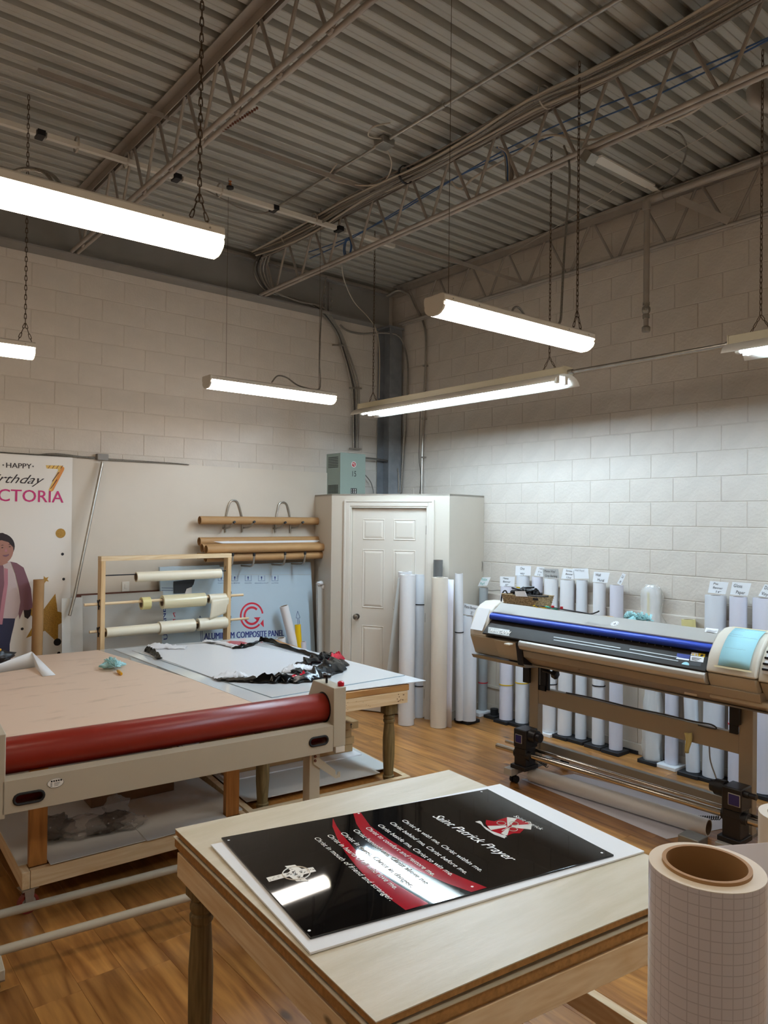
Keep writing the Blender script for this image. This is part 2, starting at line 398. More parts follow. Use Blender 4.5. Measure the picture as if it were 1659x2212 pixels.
# out of frame, where the hall goes on
wrap_fixture(-5.72, -4.50, -6.6, 3.12, 0, 'wrap fixture behind the camera', 'lens_warm', [(-.42, 'chain'), (.46, 'chain')])
wrap_fixture(-7.9, -6.68, -4.3, 3.12, 0, 'wrap fixture beyond the left edge', 'lens_warm', [(-.42, 'chain'), (.46, 'chain')])
wrap_fixture(-3.3, -2.08, -7.0, 3.12, 0, 'wrap fixture behind the foreground work table', 'lens_warm', [(-.42, 'chain'), (.46, 'chain')])
def strip_fixture(x, y0, y1, zt, label, a=0):
    t = thing('strip_light', label, 'light', (x, (y0+y1)/2, zt-.1), 0, 'eight foot reflector strip lights')
    part('housing', MB().bx(x-.055, x+.055, y1, y0, zt-.05, zt), 'cream_enamel', t, bevel=.002)
    e = MB()
    for yy in (y0+.001, y1-.009): e.bx(x-.056, x+.056, yy, yy+.008, zt-.052, zt+.004)
    part('end_plate', e, 'cream_enamel', t)
    prof = [(-.15, -.118), (-.135, -.092), (-.11, -.070), (-.075, -.055), (-.055, -.052), (.055, -.052), (.075, -.055), (.11, -.070), (.135, -.092), (.15, -.118)]
    part('reflector', MB().rings([[V((x+a_, yy, zt+z)) for a_, z in prof] for yy in (y1+.0, y0-.0)], close=False, cap=False), 'white_enamel', t, solid=.002)
    for s in (-1, 1):
        part('lamp_tube', MB().cyl((x+s*.048, y1+.07, zt-.092), (x+s*.048, y0-.07, zt-.092), .0175, 12), 'lamp_cool', t)
        for yy in (y0-.055, y1+.055):
            part('lamp_holder', MB().c(x+s*.048, yy, zt-.083, .034, .03, .06), 'white_enamel', t, bevel=.005)
    for yy in (y0-.16, y1+.16):
        k = V((x, yy, zt+.10)); m_ = chain(k, (x, yy, DECKZ-.012)); chain((x, yy-.06, zt), k, m_); chain((x, yy+.06, zt), k, m_)
        part('chain', m_, 'chain_metal', t)
    return t
strip_fixture(-1.41, -1.25, -3.65, 3.105, 'long cool white reflector strip light before the right wall')
strip_fixture(-1.41, -4.84, -7.24, 3.105, 'cool white reflector strip light cut off by the right edge')
c = thing('light_conduit', 'grey conduit joining the two reflector strip lights', 'conduit', (-1.41, -4.2, 3.07))
part('pipe', MB().cyl((-1.41, -3.66, 3.07), (-1.41, -4.84, 3.07), .011, 10), 'galv', c)
part('connector', MB().cyl((-1.41, -3.66, 3.07), (-1.41, -3.70, 3.07), .017, 12), 'galv', c)
part('connector', MB().cyl((-1.41, -4.84, 3.07), (-1.41, -4.80, 3.07), .017, 12), 'galv', c)
# ================================================================= CEILING SERVICES
def cat(pts, n=6):
    pts = [V(p) for p in pts]; out = []
    for i in range(len(pts)-1):
        p0 = pts[max(i-1, 0)]; p1 = pts[i]; p2 = pts[i+1]; p3 = pts[min(i+2, len(pts)-1)]
        for k in range(n):
            t = k/n
            out.append(.5*((2*p1) + (p2-p0)*t + (2*p0-5*p1+4*p2-p3)*t*t + (3*p1-p0-3*p2+p3)*t**3))
    return out + [pts[-1]]
mat('cable_grey', '8d857b', .5, var=.1, scale=30)
mat('cable_white', 'b5ab9c', .45)
mat('cable_blue', '3b5f8f', .4)
mat('cable_dark', '3c3834', .45)
mat('rust', '6d4334', .8)
mat('copper', 'b8703f', .35, metal=.8)
JX = -1.92
rnd = random.Random(11)
def bundle_pts(dx, dz, y0, y1, sag=.03, n=14, ph=0):
    return cat([(JX+dx+.014*math.sin(i*1.3+ph), y0+(y1-y0)*i/n, 4.70+dz+.018*math.sin(i*.9+ph*2)-(sag*abs(math.sin(i*PI/3.5)))) for i in range(n+1)], 3)
cb = thing('cable_bundle', 'long bundle of grey and white cables strapped along the middle joist', 'cables', (JX, -3.5, 4.6))
for k in range(14):
    part('cable', MB().tube(bundle_pts(-.09-.010*k, -.01-.016*(k % 4), -.35, -7.4, .03+.01*(k % 3), ph=k*.7), .0065+.002*(k % 2), 6), ['cable_grey', 'cable_white', 'armored_cable'][k % 3], cb)
part('cable_strap', MB().ring((JX-.15, -3.95, 4.68), (JX-.15, -3.96, 4.68), .075, .071, 14), 'cable_white', cb)
part('cable_strap', MB().ring((JX-.15, -2.6, 4.66), (JX-.15, -2.62, 4.66), .07, .064, 14), 'black_plastic', cb)
part('cable_strap', MB().ring((JX-.15, -.9, 4.66), (JX-.15, -.91, 4.66), .07, .066, 14), 'cable_white', cb)
bl = thing('blue_cables', 'pair of blue network cables sagging below the joist top chord', 'cables', (JX, -3.5, 4.55))
for k in range(2):
    part('cable', MB().tube(cat([(JX+.09+.02*k, -.9-.62*i, 4.58-.05*math.sin(i*1.1+k)-.012*k) for i in range(11)], 4), .005, 6), 'cable_blue', bl)
o_ = AX(750, 535, JX+.05)
part('coil', MB().tube([o_+V((0, .055*math.cos(t), .085*math.sin(t))) for t in [i*2*PI/20 for i in range(20)]], .006, 6, cyc=True)
     .tube([o_+V((.012, .05*math.cos(t), .08*math.sin(t)+.005)) for t in [i*2*PI/20 for i in range(20)]], .006, 6, cyc=True), 'cable_blue', bl)
# bundle of cables hanging in a loop
lp = thing('hanging_cable_loop', 'folded loop of grey and blue cables hanging from the middle joist', 'cables', AX(1090, 400, JX))
for k in range(4):
    part('cable', MB().tube(cat([AX(1070+3*k, 318, JX-.06), AX(1088+3*k, 330, JX-.02), AX(1092+4*k, 360, JX), AX(1094+3*k, 390, JX), AX(1100+3*k, 378, JX+.03), AX(1098+2*k, 345, JX+.03)]), .0055, 6), ['cable_grey', 'cable_blue', 'cable_white', 'cable_grey'][k], lp)
def cable(name, label, pts, r, m, cat_='cable', n=6, group=None, bands=()):
    t = single(name, MB().tube(cat(pts, n), r, 8), m, label, cat_, group)
    return t
W0 = -.05
# feed cables that drop down the left wall
wc = thing('wall_cables', 'bunch of grey cables running down the left wall into the green box', 'cables', AY(768, 970, W0))
for k in range(5):
    d = (k-2)*4
    part('cable', MB().tube(cat([AX(560+6*k, 548, JX-.05), AY(548+7*k, 585, -.24), AY(575+5*k, 628, -.22), AY(640+d, 648+d*.5, -.2), AY(690+d, 664, -.16), AY(728+d*.6, 712, -.06), AY(744+d*.7, 752, W0), AY(763+d, 815, W0), AY(769+d*.9, 860, W0), AY(769+d*.6, 972, W0)], 5), .008, 8), ['armored_cable', 'cable_dark', 'cable_grey', 'armored_cable', 'cable_grey'][k], wc)
for (px, py) in ((731, 745), (768, 838), (768, 969)):
    a = AY(px-13, py, W0-.012); b = AY(px+13, py+1, W0-.012)
    part('cable_clip', MB().beam(a, b, .012, .02), 'galv', wc)
cable('flexible_conduit', 'grey flexible conduit drooping from the girder across to the corner column', [AY(735, 702, W0), AY(750, 714, W0), AY(780, 721, W0), AY(820, 719, -.15), AX(858, 724, -.15), AX(873, 748, -.06), AX(881, 790, -.05), AX(879, 860, -.04), AX(873, 950, -.04), AX(866, 1064, -.04)], .011, 'armored_cable', 'conduit')
cable('wall_conduit', 'galvanised conduit running down the right wall beside the corner column', [AX(835, 640, -.3), AX(860, 628, -.25), AX(882, 636, -.12), AX(897, 660, -.06), AX(917, 705, -.035), AX(920, 760, -.035), AX(916, 880, -.035), AX(912, 980, -.035), AX(911, 1068, -.035)], .013, 'galv', 'conduit')
cl_ = MB()
for py in (790, 905, 988):
    q = AX(919-(py-700)*.022, py, -.035); cl_.bx(q.x-.016, q.x+.033, q.y-.028, q.y+.016, q.z-.008, q.z+.008)
single('conduit_clamps', cl_, 'galv', 'small clamps holding the galvanised conduit to the right wall', 'clamps', kind='stuff')
cable('loose_wall_wire', 'thin wire hanging beside the galvanised conduit', [AX(908, 870, -.02), AX(906, 950, -.02), AX(905, 990, -.02), AX(909, 1030, -.02), AX(906, 1068, -.02)], .003, 'cable_dark')
cable('white_cable', 'pale cable curving from the joist end down to the strip light chain', [AX(738, 574, JX+.1), AX(745, 610, JX+.3), AY(765, 652, -.8), AY(795, 685, -.9), AY(812, 712, -1.0), AY(820, 760, -1.1), AY(819, 860, -1.25)], .005, 'cable_white')
cable('fixture_cable', 'armoured cable dropping to the wrap fixture before the left wall', [AX(705, 598, JX), AX(697, 640, JX-.05), AY(693, 700, -1.46), AY(690, 780, -1.5), AY(692, 826, -1.5), AY(685, 842, -1.5), AY(645, 833, -1.5), AY(620, 816, -1.5), AY(600, 812, -1.5), AY(587, 826, -1.5)], .0065, 'armored_cable')
cable('fixture_cable', 'armoured cable dropping beside the chain to the middle wrap fixture', [AX(1218, 315, JX), AX(1229, 350, JX), AX(1230, 400, JX-.08), AX(1224, 480, -2.0), AX(1218, 560, -2.1), AX(1214, 640, -2.15), AX(1211, 690, -2.17), AX(1204, 703, -2.2)], .0075, 'armored_cable')
cable('fixture_cable', 'short loop of cable standing on top of the middle wrap fixture', [AY(1105, 683, -4.2), AY(1108, 668, -4.2), AY(1117, 663, -4.2), AY(1127, 672, -4.2), AY(1136, 688, -4.2)], .0065, 'armored_cable')
cable('fixture_cable', 'armoured cable arching over the large wrap fixture at upper left', [AY(-60, 385, -4.0), AY(0, 381, -4.0), AY(45, 366, -4.1), AY(85, 368, -4.15), AY(108, 385, -4.2), AY(118, 413, -4.24)], .007, 'armored_cable')
cable('fixture_cable', 'second armoured cable looping onto the large wrap fixture at upper left', [AY(0, 378, -3.9), AY(60, 366, -4.0), AY(105, 374, -4.1), AY(128, 395, -4.2), AY(136, 418, -4.24)], .007, 'armored_cable')
cable('thin_string', 'thin pale string strung diagonally under the deck to the right', [AX(1625, 238, -1.2), AX(1360, 385, -.9), AX(1290, 435, -.7), AX(1110, 545, -.3), AX(1050, 575, -.2)], .0022, 'cable_white')
cable('swagged_cable', 'pale armoured cable swagged under the middle joist at the right', [AX(1659, 160, JX+.03), AX(1560, 185, JX+.04), AX(1500, 240, JX+.06), AX(1400, 278, JX+.08), AX(1330, 288, JX+.06), AX(1270, 303, JX+.04), AX(1180, 293, JX+.04), AX(1110, 335, JX+.04), AX(1030, 380, JX+.02), AX(995, 408, JX), AX(975, 392, JX-.02)], .008, 'cable_white')
cable('long_conduit', 'armoured cable arcing down to the pipe end at the right wall', [AX(1440, 275, -1.2), AX(1470, 290, -1.0), AX(1483, 325, -.8), AX(1465, 370, -.5), AX(1432, 402, -.3), AX(1405, 418, -.27)], .007, 'armored_cable')
# conduit across the deck with its box
cd_ = thing('deck_conduit', 'straight grey conduit crossing under the deck with a square junction box', 'conduit', (-2.43, -3, 4.72))
part('pipe', MB().cyl((-2.43, -1.25, 4.725), (-2.43, -2.72, 4.725), .011, 10), 'galv', cd_)
part('pipe', MB().cyl((-2.43, -2.86, 4.725), (-2.43, -7.5, 4.725), .013, 10), 'galv', cd_)
part('coupling', MB().cyl((-2.43, -3.35, 4.725), (-2.43, -3.42, 4.725), .018, 10), 'galv', cd_)
part('junction_box', MB().c(-2.43, -2.79, 4.715, .11, .11, .05), 'galv', cd_, bevel=.004)
part('cable', MB().tube(cat([(-2.43, -1.25, 4.725), (-2.5, -1.15, 4.70), (-2.7, -1.1, 4.715), (-3.0, -1.2, 4.72), (-3.3, -1.3, 4.72)]), .006, 6), 'cable_grey', cd_)
part('cable', MB().tube(cat([(-2.38, -2.75, 4.72), (-2.2, -2.6, 4.70), (-2.12, -2.4, 4.66), (-2.2, -2.2, 4.68), (-2.42, -2.1, 4.70), (-2.5, -2.3, 4.72)]), .006, 6), 'cable_white', cd_)
part('cable', MB().tube(cat([(-2.48, -2.82, 4.72), (-2.62, -2.85, 4.68), (-2.66, -2.95, 4.69), (-2.55, -3.0, 4.735)]), .006, 6), 'cable_white', cd_)
# strut channel with a pack of cables riding on it
st = thing('strut_channel', 'pale strut channel carrying armoured cables across two joists at the left', 'channel', (-3.2, -1.5, 4.58))
for a, b in ((-6.2, -4.47), (-4.40, -3.50), (-3.42, -2.62), (-2.58, -1.98), (-1.88, -1.30)):
    part('channel', MB().bx(a, b, -1.585, -1.55, 4.565, 4.60), 'channel_white', st)
for k in range(4):
    part('cable', MB().tube([(-6.2+.6*i, -1.53+.016*k+.004*math.sin(i*1.7+k), 4.612+.008*(k % 2)) for i in range(9)], .0085, 6), ['armored_cable', 'cable_dark'][k % 2], st)
for x in (-4.435, -3.46, -2.6, -1.93):
    part('clamp', MB().bx(x-.025, x+.025, -1.59, -1.50, 4.568, 4.606), 'black_metal', st)
for x in (-4.2, -3.85, -3.1, -2.2):
    part('tie', MB().ring((x, -1.535, 4.605), (x+.012, -1.535, 4.605), .058, .054, 12), 'cable_white', st)
# bridging
br = thing('bridging_angle', 'flat grey bridging angle between the middle joist and the right wall joist', 'brace', (-1, -2.19, 4.3))
part('angle', MB().beam((-1.98, -2.17, 4.335), (-.06, -2.19, 4.335), .035, .004).beam((-1.98, -2.19, 4.32), (-.06, -2.21, 4.32), .004, .035), 'steel_paint', br)
p_ = thing('bridging_angle', 'flat grey bridging angle high between the left and middle joists', 'brace', (-3, -1.9, 4.66))
part('angle', MB().beam((-4.6, -2.12, 4.70), (-1.95, -2.16, 4.70), .035, .004).beam((-4.6, -2.14, 4.685), (-1.95, -2.18, 4.685), .004, .035), 'steel_paint', p_)
d_ = single('perforated_channel', MB().beam(AX(1288, 340, JX+.1), AX(1405, 402, -.55), .075, .012).beam(AX(1390, 393, -.62), AX(1422, 415, -.2), .05, .01), 'channel_white', 'pale punched channel bridging the middle joist and the right wall joist', 'brace')
single('joist_clip', MB().beam(AX(1266, 335, JX), AX(1280, 345, JX), .08, .06), 'galv', 'square steel clip under the middle joist bottom chord', 'clip')
single('diagonal_brace', MB().beam(AX(1465, 430, -.28), AX(1575, 478, -.14), .055, .006, up=(1, 0, 0)), 'steel_paint', 'flat diagonal brace against the right wall joist', 'brace')
# gas pipe
gp = thing('gas_pipe', 'grey gas pipe along the right wall joist turning down to a capped drop', 'pipe', (-.3, -3.6, 3.56))
part('pipe', MB().tube(cat([(-.25, -7.4, 4.66), (-.25, -5, 4.66), (-.25, -3.7, 4.66)], 2), .030, 14), 'steel_paint', gp)
part('elbow', MB().tube(cat([(-.25, -3.72, 4.66), (-.26, -3.64, 4.655), (-.30, -3.60, 4.63), (-.30, -3.60, 4.56)]), .034, 14), 'steel_paint', gp)
part('pipe', MB().cyl((-.30, -3.60, 4.60), (-.30, -3.60, 3.78), .024, 14), 'steel_paint', gp)
part('valve', MB().lathe([(.028, 0), (.028, .03), (.022, .035), (.031, .05), (.034, .07), (.031, .09), (.022, .10), (.028, .105), (.028, .13)], (-.3, -3.6, 3.67), 14).cyl((-.36, -3.64, 3.74), (-.3, -3.6, 3.74), .012, 8), 'galv', gp)
part('nipple', MB().lathe([(.02, .02), (.02, .12)], (-.3, -3.6, 3.56), 12), 'steel_paint', gp)
part('cap', MB().lathe([(.032, 0), (.034, .012), (.034, .035), (.024, .045)], (-.3, -3.6, 3.56), 14), 'galv', gp)
bp_ = thing('large_pipe', 'thick grey pipe with an elbow under the deck at the upper right edge', 'pipe', (-1.3, -5.4, 4.55))
q0 = AX(1632, 235, -1.35)
part('elbow', MB().tube(cat([q0+V((.0, .0, .12)), q0+V((0, -.02, .05)), q0+V((.03, -.10, .0)), q0+V((.1, -.25, -.02))]), .055, 16), 'steel_paint', bp_)
part('pipe', MB().cyl(q0+V((.1, -.25, -.02)), q0+V((.5, -1.6, -.06)), .05, 16), 'steel_paint', bp_)
# sprinkler like plug on the strut
sp = thing('copper_fitting', 'small copper fitting on a black clamp beside the strut channel', 'fitting', AY(497, 400, -1.5))
q = AY(497, 402, -1.5)
part('clamp', MB().lathe([(.03, -.02), (.03, -.005), (.015, 0)], q, 10), 'black_metal', sp)
part('fitting', MB().lathe([(.01, 0), (.012, .02), (.006, .024), (.006, .034), (.014, .036), (.014, .04)], q, 10), 'copper', sp)
rs = AX(480, 270, -3.8)
rc = MB()
for i in range(26): 
    t = i/25; pt = AX(425+(555-425)*t, 318+(232-318)*t, -3.77); rc.c(pt.x, pt.y, pt.z-.004, .012, .008, .012)
single('rusty_strap', rc, 'rust', 'rusty perforated strap lying along the left joist bottom chord', 'strap', kind='stuff')
# column in the corner
co = thing('steel_column', 'blue grey steel column in the corner behind the closet', 'column', (-.14, -.14, 2.26))
part('flange', MB().bx(-.235, -.05, -.245, -.232, 2.26, 4.25), 'column_steel', co)
part('flange', MB().bx(-.235, -.05, -.035, -.022, 2.26, 4.25), 'column_steel', co)
part('web', MB().bx(-.148, -.138, -.232, -.035, 2.26, 4.25), 'column_steel', co)
part('cap_plate', MB().bx(-.26, -.03, -.26, -.01, 4.25, 4.273), 'column_steel', co)
# ================================================================= CLOSET
ZC = 2.255
LW, FL, FR, RW = V((-1.12, -.02, 0)), V((-1.25, -.53, 0)), V((-.63, -1.67, 0)), V((-.002, -1.55, 0))
up = V((0, 0, ZC)); fd = (FR-FL).normalized(); fn = V((fd.y, -fd.x, 0))   # fn points into the room
if fn.dot(CAM-FL) < 0: fn = -fn
FLEN = (FR-FL).length
def fpt(px, py): return PL(px, py, FL, fn)
def fu(px, py): q = fpt(px, py)-FL; return q.dot(fd), q.z
d0, _ = fu(758, 1300); d1, dz1 = fu(922, 1098)
cw = MB()
for a, b in ((LW, FL), (FR, RW)):
    dd = (b-a).normalized(); nn = V((dd.y, -dd.x, 0))
    if nn.dot(CAM-a) < 0: nn = -nn
    cw.prism([a, b, b+up, a+up], nn*-.1)
cw.prism([FL, FL+fd*d0, FL+fd*d0+up, FL+up], fn*-.1).prism([FL+fd*d1, FR, FR+up, FL+fd*d1+up], fn*-.1)
cw.prism([FL+fd*d0+V((0, 0, dz1)), FL+fd*d1+V((0, 0, dz1)), FL+fd*d1+up, FL+fd*d0+up], fn*-.1)
cw.prism([LW+up, FL+up, FR+up, RW+up, V((-.002, -.02, ZC))], (0, 0, -.02))
cs = struct('wall_closet', cw, 'closet_paint')
bb = MB(); dd = (RW-FR).normalized()
bb.prism([FR+V((0, -.0, 0)), RW, RW+V((0, 0, .09)), FR+V((0, 0, .09))], V((.15, -1, 0)).normalized()*.013)
struct('baseboard_closet', bb, 'closet_paint')
F0 = Matrix((( fd.x, fn.x, 0, FL.x), (fd.y, fn.y, 0, FL.y), (0, 0, 1, 0), (0, 0, 0, 1)))   # local: u along door, v out, z up
cas = MB(F0); H_ = dz1; C_ = .083
for (v0, v1, i0, i1) in ((.0, .012, 0, C_), (.012, .018, .018, C_-.022), (.012, .024, C_-.022, C_)):
    cas.bx(d0-i1, d0-i0, v0, v1, 0, H_+i1); cas.bx(d1+i0, d1+i1, v0, v1, 0, H_+i1); cas.bx(d0-i0, d1+i0, v0, v1, H_+i0, H_+i1)
dr = struct('door_1', MB(F0).bx(d0+.003, d1-.003, -.055, -.02, .012, H_-.004), 'door_paint')
part('casing', cas, 'door_paint', dr, bevel=.003)
def relief(u0, u1, z0, z1):
    m = MB(F0); e = .014; v = -.02
    m.rings([[V(p) for p in r] for r in (
        [(u0, v+.0005, z0), (u1, v+.0005, z0), (u1, v+.0005, z1), (u0, v+.0005, z1)],
        [(u0+e*.4, v+.006, z0+e*.4), (u1-e*.4, v+.006, z0+e*.4), (u1-e*.4, v+.006, z1-e*.4), (u0+e*.4, v+.006, z1-e*.4)],
        [(u0+e, v+.001, z0+e), (u1-e, v+.001, z0+e), (u1-e, v+.001, z1-e), (u0+e, v+.001, z1-e)],
        [(u0+e*2.6, v+.007, z0+e*2.6), (u1-e*2.6, v+.007, z0+e*2.6), (u1-e*2.6, v+.007, z1-e*2.6), (u0+e*2.6, v+.007, z1-e*2.6)])], cap=False)
    m.quad((u0+e*2.6, v+.007, z0+e*2.6), (u1-e*2.6, v+.007, z0+e*2.6), (u1-e*2.6, v+.007, z1-e*2.6), (u0+e*2.6, v+.007, z1-e*2.6))
    return m
W_ = d1-d0
for a, b in ((.145, .44), (.56, .855)):
    for (pa, pb) in ((1121, 1166), (1187, 1314), (1352, 1505)):
        za = fu(805, pa)[1]; zb = fu(805, pb)[1]
        part('door_panel', relief(d0+W_*a, d0+W_*b, max(zb, .16), za), 'door_paint', dr, ang=.2)
kz = fu(770, 1332); 
kn = MB(F0).cyl((kz[0], -.02, kz[1]), (kz[0], -.012, kz[1]), .03, 16).cyl((kz[0], -.02, kz[1]), (kz[0], .02, kz[1]), .011, 12)
kn.rings([[V((kz[0]+r*math.cos(t*PI/8), v, kz[1]+r*math.sin(t*PI/8))) for t in range(16)] for r, v in ((.012, .012), (.024, .020), (.028, .032), (.024, .044), (.01, .05))])
mat('brushed_nickel', '9a948c', .3, metal=.9)
part('door_knob', kn, 'brushed_nickel', dr)
for py in (1145, 1335, 1500):
    z = fu(921, py)[1]; part('hinge', MB(F0).cyl((d1-.001, -.008, z-.045), (d1-.001, -.008, z+.045), .007, 10).bx(d1-.012, d1+.01, -.018, -.012, z-.045, z+.045), 'brushed_nickel', dr)
# ================================================================= LEFT WALL ITEMS
mat('box_green', '8f9c92', .45, var=.03, scale=3)
tb = thing('transformer_box', 'grey green electrical box marked 15, with vented side, above the closet', 'electrical box', (-.77, -.15, 2.27))
q = AY(698, 1000, 0); bx0 = AY(735, 1020, -.27).x; 
q2 = AY(788, 1020, -.27); x0, x1, y1 = bx0, q2.x, -.27; zt = AY(735, 978, y1).z; zb = 2.262
part('case', MB().bx(x0, x1, y1, -.001, zb, zt), 'box_green', tb, bevel=.003)
part('cover', MB().bx(x0-.004, x1+.004, y1-.006, y1, zb+.004, zt+.004), 'box_green', tb, bevel=.002)
vm = MB()
for (za, zb2) in ((zt-.155, zt-.045), (zb+.02, zb+.105)):
    n = 7
    for i in range(9):
        for j in range(n):
            y = -.05-.17*i/8; z = za+(zb2-za)*j/(n-1); vm.c(x0-.0005, y, z, .002, .014, .0105)
part('vent_holes', vm, 'black_plastic', tb, kind='stuff')
cx = (x0+x1)/2+.01; yy = y1-.0065
lb = MB()
mat('label_white', 'e8e4dc', .5); mat('label_red', 'a8232f', .5); mat('label_black', '18171a', .5); mat('ink_black', '1b1a1d', .6); mat('ink_grey', '8a8a8c', .6); mat('ink_blue', '1f2f78', .6); mat('ink_red', 'c22137', .5); mat('ink_green', '2d9c86', .6)
def disc(o, x, y, r, n=24): return [V(o)+V(x)*r*math.cos(i*2*PI/n)+V(y)*r*math.sin(i*2*PI/n) for i in range(n)]
X_, Z_ = V((1, 0, 0)), V((0, 0, 1))
zc = zt-.12
part('logo_ring', MB().ring((cx, yy, zc), (cx, yy-.0006, zc), .034, .028, 28), 'label_white', tb)
part('logo_disc', MB().quad(*disc((cx, yy-.0004, zc), X_, Z_, .028)), 'label_red', tb)
m_ = MB(); write(m_, 'M', (cx-.024, yy-.001, zc-.003), X_, Z_, .022, .018, n_off=0); write(m_, 'C', (cx+.003, yy-.001, zc-.016), X_, Z_, .018, .018, n_off=0); write(m_, 'T', (cx-.008, yy-.0014, zc-.02), X_, Z_, .02, .038, n_off=0)
part('logo_letters', m_, 'label_white', tb)
part('number', write(MB(), '15', (cx-.034, yy-.0006, zc-.135), X_, Z_, .068, .062), 'label_black', tb)
part('data_plate', MB().quad((cx-.04, yy-.0006, zb+.015), (cx+.045, yy-.0006, zb+.015), (cx+.045, yy-.0006, zb+.075), (cx-.04, yy-.0006, zb+.075)), 'label_black', tb)
m_ = MB()
for i in range(9): m_.bx(cx-.034+.025*(i % 3), cx-.034+.025*(i % 3)+.018*(.5+.5*((i*7) % 3)/2), yy-.0012, yy-.0008, zb+.022+.018*(i//3), zb+.03+.018*(i//3))
part('plate_print', m_, 'label_white', tb, kind='stuff')
cable('box_conduit', 'dark conduit from the side of the green box to the corner column', [AY(786, 989, -.12), AY(815, 992, -.12), AY(838, 996, -.14), AY(852, 1004, -.2), AY(860, 1020, -.25), AY(861, 1064, -.25)], .011, 'armored_cable', 'conduit')
cable('box_cable', 'thin cable curling out of the green box side near its foot', [AY(787, 1024, -.1), AY(800, 1040, -.1), AY(806, 1058, -.1), AY(807, 1066, -.1)], .006, 'armored_cable')
# long wires and box above the board
wr = thing('wall_wiring', 'grey wires with a small junction box along the top of the left board', 'wiring', AY(218, 990, -.03))
for k in range(2):
    part('wire', MB().tube(cat([AY(-40, 974+4*k, -.03), AY(60, 981+3*k, -.03), AY(120, 984+4*k*(-1)**k, -.03), AY(205, 988+3*k, -.03)]), .006, 6), 'armored_cable', wr)
    part('wire', MB().tube(cat([AY(230, 991+3*k, -.03), AY(262, 993+3*k, -.03), AY(320, 997+2*k, -.03), AY(380, 1001+k, -.03), AY(408, 1004, -.03)]), .005, 6), 'armored_cable', wr)
qa = AY(206, 994, -.0); qb = AY(230, 983, 0)
part('junction_box', MB().bx(qa.x, qb.x, -.06, -.001, qa.z, qb.z+.005), 'girder_paint', wr, bevel=.004)
single('leaning_pole', MB().tube([AY(221, 998, -.06), AY(161, 1288, -.22), AY(150, 1330, -.245)], .0135, 12), 'galv', 'galvanised metal pole leaning on the left board beside the poster', 'pole')
# light switch
sw = thing('light_switch', 'white rocker light switch on the left wall behind the roll rack', 'switch', AY(271, 1268, -.02))
a = AY(263, 1278, -.019); b = AY(279, 1256, -.019)
part('plate', MB().bx(a.x, b.x, -.026, -.0185, a.z, b.z), 'label_white', sw, bevel=.002)
part('rocker', MB().bx(a.x+.022, b.x-.022, -.031, -.026, a.z+.025, b.z-.022), 'label_white', sw, bevel=.002)
# ================================================================= LEFT WALL: POSTER, TUBES, PANELS, ROLL RACK
mat('poster_white', 'e6e1da', .35); mat('print_gold', 'c9983a', .45, col2='8a6420', scale=260); mat('print_gold_light', 'e6bd62', .4); mat('print_orange', 'd98a3c', .4)
mat('print_magenta', 'c42c72', .45); mat('print_skin', 'a9796b', .5); mat('print_hair', '2a1e22', .5); mat('print_jacket', '7c5560', .5); mat('print_jacket_edge', 'b57a86', .5)
mat('print_shirt', 'c4b2b2', .5); mat('print_jeans', '2b2c47', .5); mat('kraft', 'a98256', .6, var=.05, scale=5); mat('kraft_dark', '6b4c2c', .7)
mat('paper_white', 'e4e4e6', .5); mat('paper_cool', 'dcdfe4', .5); mat('paper_lav', 'd9d8e3', .45); mat('paper_cream', 'dfd5c6', .5); mat('film_cream', 'e9e1cb', .32); mat('film_gloss', 'dcd3b0', .22)
mat('masking_yellow', 'd9cd8f', .4); mat('core_brown', '8a7560', .7); mat('grey_vinyl', '9fa3a4', .35); mat('coro_white', 'cfd0cd', .4); mat('sheet_grey', 'b3b0aa', .4); mat('acm_blue', 'b7c9d6', .32, var=.02, scale=2)
mat('yellow_vinyl', 'e2b90f', .35); mat('clear_bag', 'f2f0ea', .1, alpha=.36, spec=.9); mat('rubber_black', '1a1a1c', .6)
ph = thing('birthday_poster', 'tall white printed birthday banner board against the left wall, name in magenta', 'poster', AY(60, 1410, -.05)*1)
PY = -.055
p0 = AY(157, 990, PY)
part('board', MB().bx(-4.96, p0.x, PY+.001, PY+.014, .02, AY(80, 984, PY).z), 'poster_white', ph)
def flat(pts, y=PY, k=1): return MB().quad(*[AY(px, py, y-.0006*k) for px, py in pts])
def wpx(mb, s, px, py, x2, y2, hpx, y=PY, shear=0, k=2, bold=0, spacing=1):
    a = AY(px, py, y-.0006*k); b = AY(x2, y2, y-.0006*k); h = (AY(px, py-hpx, y)-AY(px, py, y)).length
    return write(mb, s, a, b-a, V((0, 0, 1)), (b-a).length, h, shear, 0, spacing, bold)
part('small_capitals', wpx(MB(), 'HAPPY', 12, 1010, 68, 1012.5, 11, bold=.0015), 'print_hair', ph)
m = MB()
for px, py in ((7, 1004.5), (71.5, 1007.5)):
    o = AY(px, py, PY-.001); m.quad(*[o+V((math.cos(PI/2+i*PI/5), 0, math.sin(PI/2+i*PI/5)))*(.010 if i % 2 == 0 else .004) for i in range(10)])
part('small_stars', m, 'print_hair', ph, kind='stuff')
part('script_lettering', wpx(MB(), 'Birthday', -38, 1041, 96, 1046, 20, shear=.55, bold=0), 'print_hair', ph)
part('name_lettering', wpx(MB(), 'VICTORIA', -42, 1081, 137, 1086, 27, k=3, bold=.002), 'print_magenta', ph)
part('number_seven', flat([(99, 1005), (134, 1006), (139, 1010), (139, 1014), (115, 1060), (108, 1063), (105, 1058), (126, 1016), (125, 1013), (101, 1012)], k=2), 'print_gold_light', ph)
part('seven_shade', flat([(132, 1006.5), (139, 1011), (138, 1016), (115, 1060), (110, 1062.5), (118, 1040), (131, 1014)], k=3), 'print_orange', ph)
m = MB()
